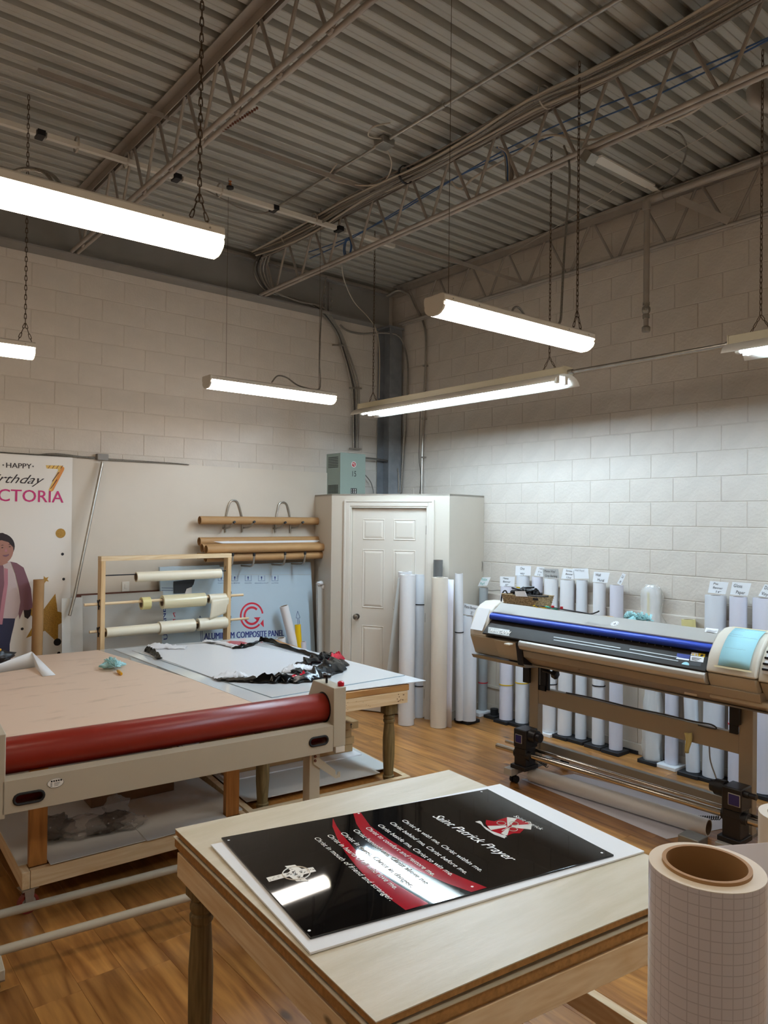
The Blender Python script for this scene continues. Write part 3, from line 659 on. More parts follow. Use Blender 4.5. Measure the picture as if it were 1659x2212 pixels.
for i in range(4): m.quad(*[AY(x, y, PY-.0025) for x, y in ((103+9*i, 1012), (108+9*i, 1005.5), (109.5+9*i, 1005.5), (104.5+9*i, 1012))])
for (a, b) in (((126, 1020), (112, 1040)), ((122, 1036), (108, 1056))): m.quad(*[AY(x, y, PY-.0025) for x, y in (a, (a[0]+2.5, a[1]), (b[0]+2, b[1]), b)])
part('seven_stripes', m, 'rust', ph, kind='stuff')
o = AY(131, 1152, PY-.001); part('gold_disc', MB().quad(*disc(o, X_, Z_, .042)), 'print_gold', ph)
for (px, py, r) in ((135, 1197, .0125), (137.5, 1251, .012), (48, 1358.5, .012), (124, 1387, .032), (127, 1411, .014)):
    part('black_dot', MB().quad(*disc(AY(px, py, PY-.0012), X_, Z_, r)), 'label_black', ph)
o = AY(104, 1338, PY-.001)
part('gold_star', MB().quad(*[o+V((math.cos(PI/2-.25+i*PI/5), 0, math.sin(PI/2-.25+i*PI/5)))*(.23 if i % 2 == 0 else .10) for i in range(10)]), 'print_gold', ph)
o = AY(98, 1252, PY-.001)
part('gold_star', MB().quad(*[o+V((math.cos(PI/2+.4+i*PI/5), 0, math.sin(PI/2+.4+i*PI/5)))*(.035 if i % 2 == 0 else .015) for i in range(10)]), 'print_gold', ph)
# printed photograph of a child on the banner (flat print)
part('print_jeans', flat([(-44, 1330), (34, 1330), (30, 1352), (25, 1372), (21, 1392), (20, 1480), (-8, 1480), (-10, 1390), (-14, 1480), (-44, 1480), (-42, 1390)], k=3), 'print_jeans', ph)
part('print_shirt', flat([(-22, 1213), (22, 1213), (34, 1250), (44, 1300), (40, 1328), (34, 1336), (-30, 1335), (-34, 1300), (-30, 1250)], k=4), 'print_shirt', ph)
part('print_jacket', flat([(22, 1213), (36, 1216), (51, 1226), (60, 1250), (67, 1272), (71, 1312), (62, 1318), (57, 1318), (50, 1318), (42, 1338), (40, 1325), (44, 1300), (40, 1270), (33, 1240), (25, 1218)], k=5), 'print_jacket', ph)
part('print_jacket', flat([(-24, 1213), (3, 1212), (8, 1225), (9, 1260), (6, 1300), (5, 1345), (-46, 1342), (-50, 1318), (-66, 1316), (-74, 1300), (-68, 1268), (-56, 1238), (-42, 1220)], k=5), 'print_jacket', ph)
part('print_trim', flat([(9, 1227), (17, 1229), (17, 1262), (10, 1310), (5, 1349), (-3, 1349), (3, 1300), (9, 1262)], k=6), 'print_jacket_edge', ph)
part('print_glove', flat([(51, 1318), (68, 1316), (66, 1330), (60, 1337), (53, 1333)], k=4), 'print_hair', ph)
part('print_glove', flat([(-66, 1316), (-52, 1318), (-54, 1333), (-61, 1338), (-67, 1330)], k=4), 'print_hair', ph)
fc_ = [(2+27*math.cos(t), 1188+30*math.sin(t)) for t in [i*2*PI/28 for i in range(28)]]
part('print_hair', flat([(2+30*math.cos(t), 1180+28*math.sin(t)) for t in [i*2*PI/28 for i in range(28)]], k=3), 'print_hair', ph)
part('print_neck', flat([(-10, 1205), (14, 1205), (17, 1216), (2, 1222), (-13, 1216)], k=5), 'print_skin', ph)
part('print_face', flat(fc_, k=4), 'print_skin', ph)
part('print_fringe', flat([(-28, 1176), (-24, 1160), (-10, 1152), (6, 1151), (20, 1158), (28, 1172), (28, 1182), (18, 1171), (4, 1167), (-12, 1169), (-24, 1180)], k=6), 'print_hair', ph)
m = MB()
for (ex, ey) in ((-8, 1185), (5, 1183), (21, 1181)):
    if ex == -8: continue
    m.quad(*[AY(x, y, PY-.0036) for x, y in ((ex-3, ey+.5), (ex, ey-1.2), (ex+3, ey), (ex, ey+1.2))])
    m.quad(*[AY(x, y, PY-.0036) for x, y in ((ex-4, ey-4.2), (ex, ey-6), (ex+4, ey-5), (ex, ey-4.6))])
part('print_eyes', m, 'print_hair', ph, kind='stuff')
part('print_nose', flat([(13, 1183), (15.5, 1191), (12, 1192.5), (10.5, 1190)], k=6), 'print_jacket_edge', ph)
part('print_mouth', flat([(5, 1199), (13, 1198.5), (20, 1196.5), (19, 1200), (13, 1203), (8, 1202)], k=6), 'print_jacket', ph)
# standing kraft tube before the poster
single('cardboard_tube', MB().ring(AY(82, 1435, -.16)*V((1, 1, 0)).length*0+V((AY(82, 1300, -.16).x-.012, -.16, .0)), V((AY(84, 1252, -.16).x, -.16, AY(84, 1252, -.16).z)), .044, .038, 24), 'kraft', 'kraft cardboard tube standing upright before the birthday banner', 'tube')
# leaning sheets
def leaning(name, label, pxl, pyl, pxr, pyr, ytop, ybot, th, m, cat_='sheet', group=None, z0=.005):
    a = AY(pxl, pyl, ytop); b = AY(pxr, pyr, ytop); zt = (a.z+b.z)/2
    mb = MB(); mb.prism([(a.x, ybot, z0), (b.x, ybot, z0), (b.x, ytop, zt), (a.x, ytop, zt)], (0, th, th*.1))
    return single(name, mb, m, label, cat_, group), V((a.x, ytop, zt)), V((0, ybot-ytop, z0-zt)), a, b
leaning('brown_board', 'brown hardboard edge showing above the leaning white sheets', 160, 1282, 346, 1276, -.075, -.16, .006, 'rust', 'board')
leaning('leaning_sheet', 'wide grey plastic sheet leaning on the wall behind the roll rack', 176, 1286, 352, 1278, -.14, -.24, .006, 'sheet_grey')
leaning('leaning_sheet', 'narrow pale sheet leaning between two others left of the roll rack', 148, 1292, 178, 1290, -.16, -.26, .005, 'coro_white')
leaning('leaning_sheet', 'outermost white sheet leaning on the poster corner', 133, 1293, 152, 1292, -.18, -.28, .004, 'coro_white')
q = AY(200, 1287, -.15)
# composite panel carton
apn, aT, aD, a0, a1 = leaning('composite_panel', 'pale blue leaning composite panel with red circular logo and blue lettering', 345, 1219, 671, 1219.5, -.10, -.27, .03, 'acm_blue', 'panel')
aN = V((1, 0, 0)).cross(aD).normalized()
if aN.y > 0: aN = -aN
def AP(px, py, k=1): return PL(px, py, aT+aN*(.0007*k), aN)
aU = -aD.normalized()
def flatp(pts, k=1): return MB().quad(*[AP(px, py, k) for px, py in pts])
def wp(mb, s, px, py, x2, y2, hpx, bold=0):
    a = AP(px, py); b = AP(x2, y2); h = (AP(px, py-hpx)-a).length
    return write(mb, s, a, b-a, aU, (b-a).length, h, 0, 0, 1, bold)
c0 = AP(544, 1330)
def arc(r0, r1, t0, t1, n=30):
    g = MB(); ps = [t0+(t1-t0)*i/n for i in range(n+1)]
    g.add([c0+X_*(r*math.cos(t))+aU*(r*math.sin(t)) for t in ps for r in (r0, r1)], [(2*i, 2*i+1, 2*i+3, 2*i+2) for i in range(n)]); return g
R1 = (AP(570, 1330)-AP(519, 1330)).length/2
part('red_logo', arc(R1*.86, R1, .1, 5.45), 'ink_red', apn)
part('red_logo', arc(R1*.53, R1*.70, .75, 5.9), 'ink_red', apn)
part('logo_arrow', flatp([(548, 1334), (563, 1333), (556, 1341)]).quad(*[AP(x, y) for x, y in ((569, 1338), (570, 1355), (562, 1347))]), 'ink_red', apn)
part('panel_lettering', wp(MB(), 'ALUMINUM COMPOSITE PANEL', 441, 1381.5, 613, 1373.5, 14, bold=.004), 'ink_blue', apn)
lx = MB(); 
for (px, s) in ((478, 'POLISHING'), (507, 'ROLL BENDING'), (536, 'PUNCHING'), (565, 'GROOVING & SCULPT'), (594, 'CUTTING')):
    w_ = {'GROOVING & SCULPT': 30, 'ROLL BENDING': 22}.get(s, 15)
    wp(lx, s, px-w_/2, 1261, px+w_/2, 1260.5, 2.4)
    for (a, b, c_, d) in ((-7, 1243, -6.4, 1255), (6.4, 1243, 7, 1255), (-7, 1254.4, 7, 1255)): lx.quad(*[AP(px+x, y) for x, y in ((a, b), (c_, b), (c_, d), (a, d))])
    lx.quad(*disc(AP(px, 1247), X_, aU, .009, 10)).quad(*[AP(px+x, y) for x, y in ((-1, 1248), (1, 1248), (.5, 1253), (-.5, 1253))])
part('icon_row', lx, 'ink_blue', apn, kind='stuff')
m = MB()
for (px, y0, y1, xx) in ((643, 1320, 1385, 4), (432, 1330, 1390, 3)):
    for (a, b) in (((px, y0), (px-3.5, y0+15)), ((px, y0), (px+5, y0+14)), ((px-3.5, y0+15), (px-.5, y0+15)), ((px+5, y0+14), (px+2.5, y0+15)), ((px-.5, y0+15), (px+xx, y1)), ((px+2.5, y0+15), (px+xx+4, y1))):
        m.beam(AP(*a), AP(*b), .004, .001, up=aN)
for y in (1270, 1275): m.beam(AP(349, y), AP(374, y+.5), .004, .001, up=aN)
part('arrow_outline', m, 'ink_blue', apn, kind='stuff')
part('vertical_lettering', write(MB(), 'U PANE', AP(362, 1382), AP(358, 1320)-AP(362, 1382), -X_, .30, .04, bold=.002), 'ink_blue', apn)
m = MB()
for y in (1324, 1338, 1352): m.beam(AP(374, y), AP(378, y+9), .008, .001, up=aN).beam(AP(374, y), AP(379, y), .006, .001, up=aN)
part('vertical_red_mark', m, 'ink_red', apn, kind='stuff')
part('carton_seam', MB().beam(AP(507, 1241), AP(674, 1241), .003, .001, up=aN), 'sheet_grey', apn)
single('black_bag_scrap', MB().prism([AP(375, 1256, 6), AP(421, 1250, 6), AP(418, 1262, 9), AP(405, 1281, 14), (AP(375, 1282, 8))], aN*.004), 'black_plastic', 'black plastic scrap tucked on top of the blue composite panel', 'plastic scrap')
single('paper_scrap', MB().prism([AP(403, 1272, 22), AP(414, 1268, 22), AP(414, 1283, 22), AP(399, 1283, 22)], aN*.002), 'paper_white', 'small white paper scrap hanging beside the black plastic scrap', 'paper')
# wrapped panel right of it
wpn, *_ = leaning('wrapped_panel', 'grey wrapped panel standing at the closet side with crumpled white top', 686, 1262, 701, 1262, -.33, -.39, .03, 'sheet_grey', 'panel')
def crumple(o, sx, sy, sz, seed, n=12):
    g = MB(); r_ = random.Random(seed); off = V((r_.random()*9, r_.random()*9, r_.random()*9))
    rs = []
    for j in range(n+1):
        th = PI*j/n
        row = []
        for i in range(n*2):
            ph_ = 2*PI*i/(n*2); d = V((math.sin(th)*math.cos(ph_), math.sin(th)*math.sin(ph_), math.cos(th)))
            k = 1+.35*noise.noise(d*2.2+off)+.2*noise.noise(d*6+off)
            row.append(V(o)+V((d.x*sx*k, d.y*sy*k, d.z*sz*k)))
        rs.append(row)
    return g.rings(rs, cap=False)
q = AY(691, 1260, -.33); part('wrapping', crumple(q, .045, .03, .022, 3), 'paper_white', wpn)
q = AY(697, 1268, -.33); part('wrapping', crumple(q, .02, .02, .03, 4), 'paper_white', wpn)
# rolls standing behind the white table
def roll(name, label, base_, top, r, m, core=.038, cat_='roll', group=None, corem='core_brown', ties=(), core_out=0):
    base_, top = V(base_), V(top); d = (top-base_).normalized()
    t = thing(name, label, cat_, base_, 0, group)
    ci = core-.004
    part('wound_sheet', MB().ring(base_, top, r, core, 32), m, t)
    part('core', MB().ring(base_, top+d*core_out, core, ci, 24), corem, t)
    for (f, col) in ties:
        c = base_+(top-base_)*f
        part('tie_band', MB().ring(c-d*.005, c+d*.005, r+.0035, r-.001, 28), col, t)
    return t
roll('white_roll', 'thick white tube leaning left before the blue composite panel', AY(652, 1440, -.40)*V((1, 1, 0)).x*0+V((AY(640, 1400, -.4).x+.16, -.42, .01)), AY(613, 1309, -.30), .046, 'paper_white', core=.040)
roll('yellow_roll', 'yellow vinyl roll standing beside the leaning white tube', V((AY(645, 1380, -.35).x+.02, -.42, .01)), AY(643, 1349, -.36), .032, 'yellow_vinyl', core=.014)
roll('small_white_roll', 'small loose white curl of sheet at the foot of the leaning white tube', V((AY(612, 1395, -.4).x+.03, -.44, .01)), AY(607, 1378, -.42), .045, 'paper_white', core=.036)
roll('small_white_roll', 'small white roll right of the yellow vinyl roll', V((AY(655, 1390, -.4).x+.02, -.42, .01)), AY(655, 1386, -.40), .032, 'paper_lav', core=.022)
# kraft tubes on hooks
hk = [(505, 1128.5, -.25), (548, 1128, -.25), (615, 1129.5, -.25), (653, 1129, -.25)]
rk = thing('tube_hooks', 'grey metal loop hooks screwed to the left board to carry cardboard tubes', 'hooks', AY(560, 1130, -.02))
for (x0, x1, yt) in ((487, 523, 1081), (595, 627, 1085)):
    part('hoop', MB().tube(cat([AY(x0, 1150, -.03), AY(x0+1, 1122, -.03), AY(x0+5, 1100, -.03), AY((x0+x1)/2-8, yt+4, -.03), AY((x0+x1)/2, yt, -.03), AY((x0+x1)/2+8, yt+4, -.03), AY(x1-4, 1102, -.03), AY(x1, 1122, -.03), AY(x1, 1150, -.03)]), .0095, 8), 'galv', rk)
for (px, py, y) in hk:
    e = AY(px, py, y); part('hook', MB().tube(cat([(e.x+.0, -.02, e.z-.062), (e.x, -.13, e.z-.056), (e.x, -.20, e.z-.035), e]), .009, 8), 'galv', rk)
    part('tip', MB().cyl(e, e+V((0, -.02, .006)), .0125, 10), 'rubber_black', rk)
for (px, py) in ((503, 1197), (549, 1197), (616, 1195), (659, 1194)):
    e = AY(px, py, -.36); part('hook', MB().tube(cat([(e.x+.0, -.02, e.z-.13), (e.x, -.2, e.z-.13), (e.x, -.32, e.z-.12), (e.x, -.355, e.z-.06), e]), .010, 8), 'galv', rk)
    part('tip', MB().cyl(e-V((0, 0, .02)), e+V((0, 0, .012)), .0135, 10), 'rubber_black', rk)
def ktube(label, xl, yl, xr, yr, y, r=.041):
    a = AY(xl, yl, y); b = AY(xr, yr, y); z = (a.z+b.z)/2
    return single('cardboard_tube', MB().ring((a.x, y, z), (b.x, y, z), r, r-.005, 24), 'kraft', label, 'tube', 'kraft tubes on the wall hooks')
ktube('topmost kraft tube, alone on the upper hooks under the metal loops', 431, 1123, 694, 1126.5, -.12)
tt = ktube('upper kraft tube of the lower pile with a torn white strip along it', 430, 1168, 692, 1168, -.13)
ktube('front kraft tube of the lower pile, reaching furthest right', 445, 1184.5, 708, 1184, -.29)
ktube('kraft tube peeking out behind the front one in the lower pile', 436, 1183, 690, 1180, -.20)
ktube('bottom kraft tube lying in the lower hooks', 444, 1204, 700, 1200, -.25)
ktube('smaller kraft tube end at the far lower left of the pile', 427, 1199, 690, 1196, -.16, .03)
a = AY(461, 1170, -.172); b = AY(688, 1168, -.172)
part('torn_paper', MB().prism([(a.x, -.172, a.z), (a.x+.1, -.174, a.z-.018), (b.x-.03, -.174, b.z-.018), (b.x+.02, -.172, b.z), (b.x-.02, -.168, b.z+.013), (a.x+.3, -.168, a.z+.006)], (0, -.001, 0)), 'paper_white', tt)
# roll rack ----------------------------------------------------------
RF, RB = -.40, -.312
rx0 = AY(219, 1220, RF).x; rx1 = AY(500, 1220, RF).x; rzt = AY(360, 1199, RF).z
rr_ = thing('roll_rack', 'pale pine frame rack with dowels behind the white cutting table', 'rack', ((rx0+rx1)/2, -.36, 0))
part('post', MB().bx(rx0, rx0+.038, RF, RB, 0, rzt-.04), 'pine_z', rr_, bevel=.002)
part('post', MB().bx(rx1-.038, rx1, RF, RB, 0, rzt-.04), 'pine_z', rr_, bevel=.002)
part('top_rail', MB().bx(rx0-.002, rx1+.002, RF, RB, rzt-.04, rzt), 'pine', rr_, bevel=.002)
part('foot_rail', MB().bx(rx0+.038, rx1-.038, RF, RB, .03, .12), 'pine', rr_, bevel=.002)
YR = -.356
def RA(px, py): return AY(px, py, YR)
zr1 = RA(358, 1238).z; zr2 = RA(360, 1295.5).z; zr3 = RA(360, 1351).z
part('steel_rod', MB().cyl((rx0+.02, YR, zr1), (rx1-.02, YR, zr1), .0055, 8), 'black_metal', rr_)
for (z, xa, xb) in ((zr2, 182, 525), (zr3, 194, 537)):
    part('dowel', MB().cyl((RA(xa, 1300).x, YR, z), (RA(xb, 1300).x, YR, z), .0125, 12), 'pine', rr_)
    for s, x in ((-1, rx0-.006), (1, rx1+.006)):
        k = MB().tube(cat([(x, YR-.03, z+.04), (x+s*.006, YR-.012, z+.015), (x, YR-.005, z-.01), (x+s*.004, YR-.02, z-.045)]), .006, 6).tube(cat([(x, YR+.02, z+.03), (x+s*.006, YR-.01, z), (x, YR-.03, z-.02)]), .006, 6)
        part('clip', k, 'black_plastic', rr_)
def rackroll(label, x0, x1, z, r, m, core=.038, nm='transfer_film_roll', drop=True, flap=None):
    a = RA(x0, 1300).x; b = RA(x1, 1300).x; zz = z-(core-.006-.0125 if z != zr1 else core-.006-.0055)
    t = thing(nm, label, 'roll', ((a+b)/2, YR, zz-r), 0, 'rolls on the pine rack')
    part('wound_sheet', MB().ring((a, YR, zz), (b, YR, zz), r, core, 32), m, t)
    part('core', MB().ring((a-.002, YR, zz), (b+.002, YR, zz), core, core-.006, 24), 'core_brown', t)
    if flap:
        part('loose_end', MB().grid(lambda u, v: V((a+.01+(b-a-.01)*u-(.02*v*(1-u)), YR-r*math.cos(v*.4)-.012*math.sin(v*3+u*2), zz-v*flap*(1-.3*u))), 8, 8), m, t, solid=.0008)
    return t
rackroll('long cream film roll on the top steel rod of the rack', 293, 475, zr1, .046, 'film_cream', .036)
rackroll('small masking tape roll on the middle dowel', 305, 323, zr2, .056, 'masking_yellow', .038, 'tape_roll')
rackroll('glossy cream film roll in the middle of the middle dowel', 350, 441, zr2, .064, 'film_gloss', .038)
rackroll('short cream film roll with a hanging flap at the right of the middle dowel', 450, 489, zr2, .045, 'film_cream', .036, flap=.20)
rackroll('thin long cream film roll at the left of the lowest dowel', 229, 343, zr3, .045, 'film_cream', .036)
rackroll('thicker cream film roll in the middle of the lowest dowel', 344, 419, zr3, .061, 'film_cream', .038)
rackroll('short cream film roll at the right of the lowest dowel', 427, 488, zr3, .060, 'film_cream', .038)
# ================================================================= TABLES
mat('bed_board', 'dcc2ad', .42, col2='bfa590', scale=6, stretch=(.5, 1.5, 1), lo=.56, hi=.74); mat('laminator_beige', 'b5ab98', .42, var=.015, scale=3); mat('silicone_red', '842518', .32, spec=.38)
mat('mdf_edge', 'a77b45', .7, var=.2, scale=60); mat('melamine', 'd8cdb8', .36, col2='c9bda2', scale=5, stretch=(.35, 2.2, 1), bump=.12, bscale=40); mat('acrylic_edge', '9fb0bb', .2)
mat('clear_acrylic', 'e8eff0', .05, alpha=.25, spec=.9); mat('gloss_white', 'e3e7ea', .08, coat=.5); mat('film_white', 'dfe0e4', .28); mat('black_film', '040405', .2, spec=.3)
mat('red_film', 'b3182c', .2); mat('sign_black', '060506', .03, spec=.7); mat('sign_red', 'a80f22', .04, spec=.6); mat('sign_white', 'cfcbc2', .2); mat('foam_white', 'ecedef', .45)
mat('sign_text', 'ece8df', .35); mat('wheel_red', '7d2a20', .4); mat('wheel_grey', 'a8a49c', .4); mat('carton', 'a9875c', .7); mat('dark_carton', '6d4c30', .7); mat('duster_blue', 'bfe0e2', .8, col2='8fcdd3', scale=40); mat('yellow_plastic', 'e0a312', .3)
mat('clear_plastic', 'b9b5b0', .12, alpha=.38, spec=.9); mat('orange_plastic', 'd9691b', .4); mat('smoky_bag', '4f4842', .15, alpha=.55, spec=.9)
def turned_leg(x, y, z0, z1, m='green_pine', par=None, s=.085):
    h = z1-z0; P = [(s/2, 0, 0), (.034, .0, 0), (.040, .03, 0), (.040, .055, 0), (.031, .065, 0), (.034, .08, 0), (.042, .30, 0), (.043, .52, 0), (.036, .68, 0), (.034, .715, 0), (.041, .73, 0), (.041, .755, 0), (.035, .765, 0), (.040, .78, 0), (.040, .80, 0), (.034, .815, 0), (.038, .822, 0)]
    mb = MB(par_F(par)); mb.lathe([(r, z0+t*h) for r, t, _ in P[1:]], (x, y, 0), 20)
    mb.lathe([(s*.36, z0+.815*h), (s/2, z0+.84*h), (s/2, z1)], (x, y, 0), 4, sq=None) if False else mb.prism([(x-s/2+.012, y-s/2, z0+.835*h), (x+s/2-.012, y-s/2, z0+.835*h), (x+s/2, y-s/2+.012, z0+.835*h), (x+s/2, y+s/2-.012, z0+.835*h), (x+s/2-.012, y+s/2, z0+.835*h), (x-s/2+.012, y+s/2, z0+.835*h), (x-s/2, y+s/2-.012, z0+.835*h), (x-s/2, y-s/2+.012, z0+.835*h)], (0, 0, h*.165))
    return part('leg', mb, m, par, ang=.5)
def par_F(p): return WM[p.name] if p is not None else None
def slab(pts, th): return MB().prism([V(p) for p in pts], (0, 0, -th))
# ---- foreground work table
A_, B_, D_, C_0 = V((-4.678, -4.423, .9)), V((-3.475, -4.578, .9)), V((-4.749, -5.647, .9)), None
C_0 = B_+(D_-A_)
wt = thing('work_table', 'foreground work table with worn pale top, layered board edges and turned green legs', 'table', (-4.11, -5.1, 0))
def inset(pts, d):
    c = sum(pts, V((0, 0, 0)))/len(pts); return [p+(c-p).normalized()*d for p in pts]
top4 = [D_, C_0, B_, A_]
def edge_pts(pts, z, bow):
    out = []
    for i in range(4):
        a, b = pts[i], pts[(i+1) % 4]
        for k in range(8):
            p = a.lerp(b, k/8); zz = z
            if i == 0: zz = z-bow*math.sin(PI*k/8)
            out.append(V((p.x, p.y, zz)))
    return out
def bowed(pts, z, th, bow=0):
    g = MB(); n = 12; vs = []; 
    def fn(u, v, dz):
        a = pts[0].lerp(pts[1], u); b = pts[3].lerp(pts[2], u); p = a.lerp(b, v)
        return V((p.x, p.y, z+dz+bow*math.sin(PI*u)*(1-v)**9))
    for dz, fl_ in ((0, 0), (-th, 1)):
        base_ = len(g.v); g.grid(lambda u, v: fn(u, v, dz), n, n)
    N1 = (n+1)*(n+1); per = [i for i in range(n+1)] + [(j*(n+1)+n) for j in range(1, n+1)] + [n*(n+1)+i for i in range(n-1, -1, -1)] + [j*(n+1) for j in range(n-1, 0, -1)]
    for k in range(len(per)): a, b = per[k], per[(k+1) % len(per)]; g.f.append((a, a+N1, b+N1, b))
    return g
part('worn_top', bowed(top4, .900, .003, .006), 'melamine', wt)
part('top_board', bowed(inset(top4, .002), .8965, .016, .006), 'mdf_edge', wt)
part('second_top', bowed(inset(top4, -.006), .872, .003), 'melamine', wt)
part('second_board', bowed(inset(top4, 0), .8685, .030), 'mdf_edge', wt)
part('third_board', bowed(inset(top4, .014), .8375, .012), 'mdf_edge', wt)
i4 = inset(top4, .03)
def z_(p, z): return V((p.x, p.y, z))
def rail(a, b, z, m='pine', w=.038, h=.085, nm='apron', par=None, n_in=.019):
    """board between a and b whose top is at z"""
    d = (b-a).normalized(); F = Matrix(((d.x, -d.y, 0, a.x), (d.y, d.x, 0, a.y), (0, 0, 1, 0), (0, 0, 0, 1)))
    L = (b-a).length; mb = MB(F); mb.bx(0, L, -w/2, w/2, z-h, z)
    o = part(nm, mb, m if abs(d.x) > abs(d.y) else m.replace('pine', 'pine_y') if m == 'pine' else m, par, bevel=.002); return o
for i in range(4): rail(z_(i4[i], 0), z_(i4[(i+1) % 4], 0), .825, par=wt)
lg = inset(top4, .105)
for p in lg:
    WMb = WM[wt.name]; l_ = WMb.inverted() @ V((p.x, p.y, 0)); turned_leg(l_.x, l_.y, .0, .815, par=wt, s=.09)
rail(z_(lg[1], 0)+V((.05, .05, 0)), z_(lg[2], 0)+V((.05, -.05, 0)), .35, par=wt, nm='stretcher')
rail(z_(lg[0], 0), z_(lg[1], 0), .34, par=wt, nm='stretcher')
# ---- foam board and sign
ZW = .9075
wb = [AZ(*q, ZW) for q in ((670, 2058), (1392, 1838), (1080, 1693), (455, 1824))]
single('foam_board', slab(wb, .006), 'foam_white', 'plain white foam board lying under the black prayer sign', 'board', bevel=.001)
ZS = .9135
sg = [AZ(*q, ZS) for q in ((670, 2025), (1326, 1846), (1053, 1704), (478, 1809))]
sign = thing('prayer_sign', 'glossy black acrylic prayer sign with red ribbon and Celtic cross on the foreground table', 'sign', AZ(900, 1860, .9077))
part('acrylic', slab(sg, .0055), 'sign_black', sign, bevel=.001)
def S(px, py, k=1): return AZ(px, py, ZS+.0002*k)
def flats(pts, k=1): return MB().quad(*[S(x, y, k) for x, y in pts])
part('red_ribbon', flats([(763, 1757), (770, 1780), (785, 1803), (812, 1828), (850, 1851), (900, 1879), (960, 1906), (1018, 1927), (1052, 1917), (1000, 1896), (950, 1874), (890, 1843), (840, 1813), (800, 1784), (779, 1755)][::-1]), 'sign_red', sign)
part('red_ribbon', flats([(719, 1767), (718, 1785), (728, 1810), (745, 1840), (770, 1872), (800, 1905), (840, 1940), (876, 1966), (926, 1952), (890, 1930), (850, 1906), (810, 1876), (770, 1838), (742, 1806), (727, 1784)][::-1]), 'sign_red', sign)
su = (sg[1]-sg[0]).normalized()  # along the long side
def sline(s, a, b, h, shear=.2, bold=0, nm='lettering'):
    p, q = S(*a, 3), S(*b, 3)
    part(nm, write(MB(), s, p, q-p, su, (q-p).length, h, shear, 0, 1, bold), 'sign_text', sign)
sline('Saint Patrick Prayer', (932, 1763), (1102, 1861), .037, .4, .0016)
for s, a, b in (('Christ be with me, Christ within me.', (866, 1772), (1037, 1883)), ('Christ behind me, Christ before me.', (840, 1777), (1004, 1888)),
                ('Christ beside me, Christ to win me.', (814, 1782), (973, 1892)), ('Christ to comfort and restore me.', (788, 1788), (934, 1892)),
                ('Christ beneath me, Christ above me.', (761, 1793), (921, 1911)), ('Christ in quiet, Christ in danger.', (734, 1799), (887, 1916)),
                ('Christ in hearts of all who love me.', (705, 1804), (852, 1921)), ('Christ in mouth of friend and stranger.', (677, 1810), (842, 1946))):
    sline(s, a, b, .0185, .2, .0007)
m = MB()
for px, py in ((494, 1815), (775, 1800-43), (1040, 1710), (1300, 1842), (1020, 1915), (668, 2010)):
    m.quad(*disc(S(px, py, 4), X_, V((0, 1, 0)), .0045, 14))
part('standoff_hole', m, 'foam_white', sign, kind='stuff')
sh = [(1050, 1771), (1049, 1779), (1056, 1790), (1072, 1799), (1095, 1805), (1109, 1800), (1123, 1800), (1133, 1790), (1148, 1786), (1149, 1779), (1135, 1775), (1117, 1768), (1098, 1765), (1086, 1768), (1068, 1774)]
part('shield', flats(sh[::-1], 2), 'sign_red', sign)
m = MB()
for pts in (((1095, 1765), (1117, 1768), (1102, 1783), (1096, 1785)), ((1149, 1780), (1147, 1792), (1104, 1787), (1106, 1783)), ((1053, 1784), (1060, 1793), (1094, 1787), (1094, 1783)), ((1092, 1805), (1082, 1800), (1097, 1788), (1101, 1789), (1096, 1804))):
    m.quad(*[S(x, y, 3) for x, y in pts][::-1])
part('shield_fields', m, 'sign_white', sign)
cl = MB()
for (cx_, cy_) in ((1083, 1778), (1110, 1779), (1108, 1791)):
    c_ = S(cx_, cy_, 5); cl.tube([c_+V((.016*math.cos(t), .016*math.sin(t), 0)) for t in [i*2*PI/14 for i in range(14)]], .0014, 4, cyc=True)
cl.tube([S(1098, 1785, 5), S(1090, 1792, 5), S(1084, 1794, 5)], .0014, 4)
part('clover_outline', cl, 'sign_white', sign)
part('scroll', flats([(1040, 1775), (1045, 1784), (1062, 1795), (1085, 1803), (1094, 1806), (1090, 1811), (1068, 1803), (1050, 1792), (1038, 1780), (1026, 1775), (1036, 1773)], 4), 'sign_white', sign)
part('scroll', flats([(1076, 1801), (1084, 1809), (1096, 1808), (1090, 1804)], 5), 'sign_white', sign)
sline('Saint Patrick', (1108, 1763), (1168, 1793), .018, .2, .0008)
# celtic cross
c_ = S(640, 1886, 3)
def cross_arm(pts): return flats(pts, 3)
part('celtic_cross', cross_arm([(575, 1896), (581, 1905), (625, 1893), (641, 1904), (667, 1903), (654, 1894), (656, 1889), (683, 1882), (676, 1873), (652, 1877), (637, 1868), (615, 1871), (627, 1880), (624, 1884)]), 'sign_text', sign)
g_ = MB().tube([c_+V((.042*math.cos(t), .042*math.sin(t), 0)) for t in [i*2*PI/24 for i in range(24)]], .0022, 4, cyc=True)
part('cross_ring', g_, 'sign_text', sign)
m = MB(); r_ = random.Random(5)
for i in range(60):
    t = r_.random(); base_ = r_.choice([((578, 1900), (625, 1888)), ((625, 1888), (680, 1878)), ((622, 1872), (655, 1902)), ((630, 1880), (650, 1896))])
    px = base_[0][0]+(base_[1][0]-base_[0][0])*t+r_.uniform(-2, 2); py = base_[0][1]+(base_[1][1]-base_[0][1])*t+r_.uniform(-2.5, 2.5)
    q = S(px, py, 7); a = r_.random()*6.3; m.tube([q, q+V((.004*math.cos(a), .004*math.sin(a), 0)), q+V((.006*math.cos(a+.8), .006*math.sin(a+.8), 0))], .0004, 4)
part('knotwork', m, 'sign_black', sign, kind='stuff')
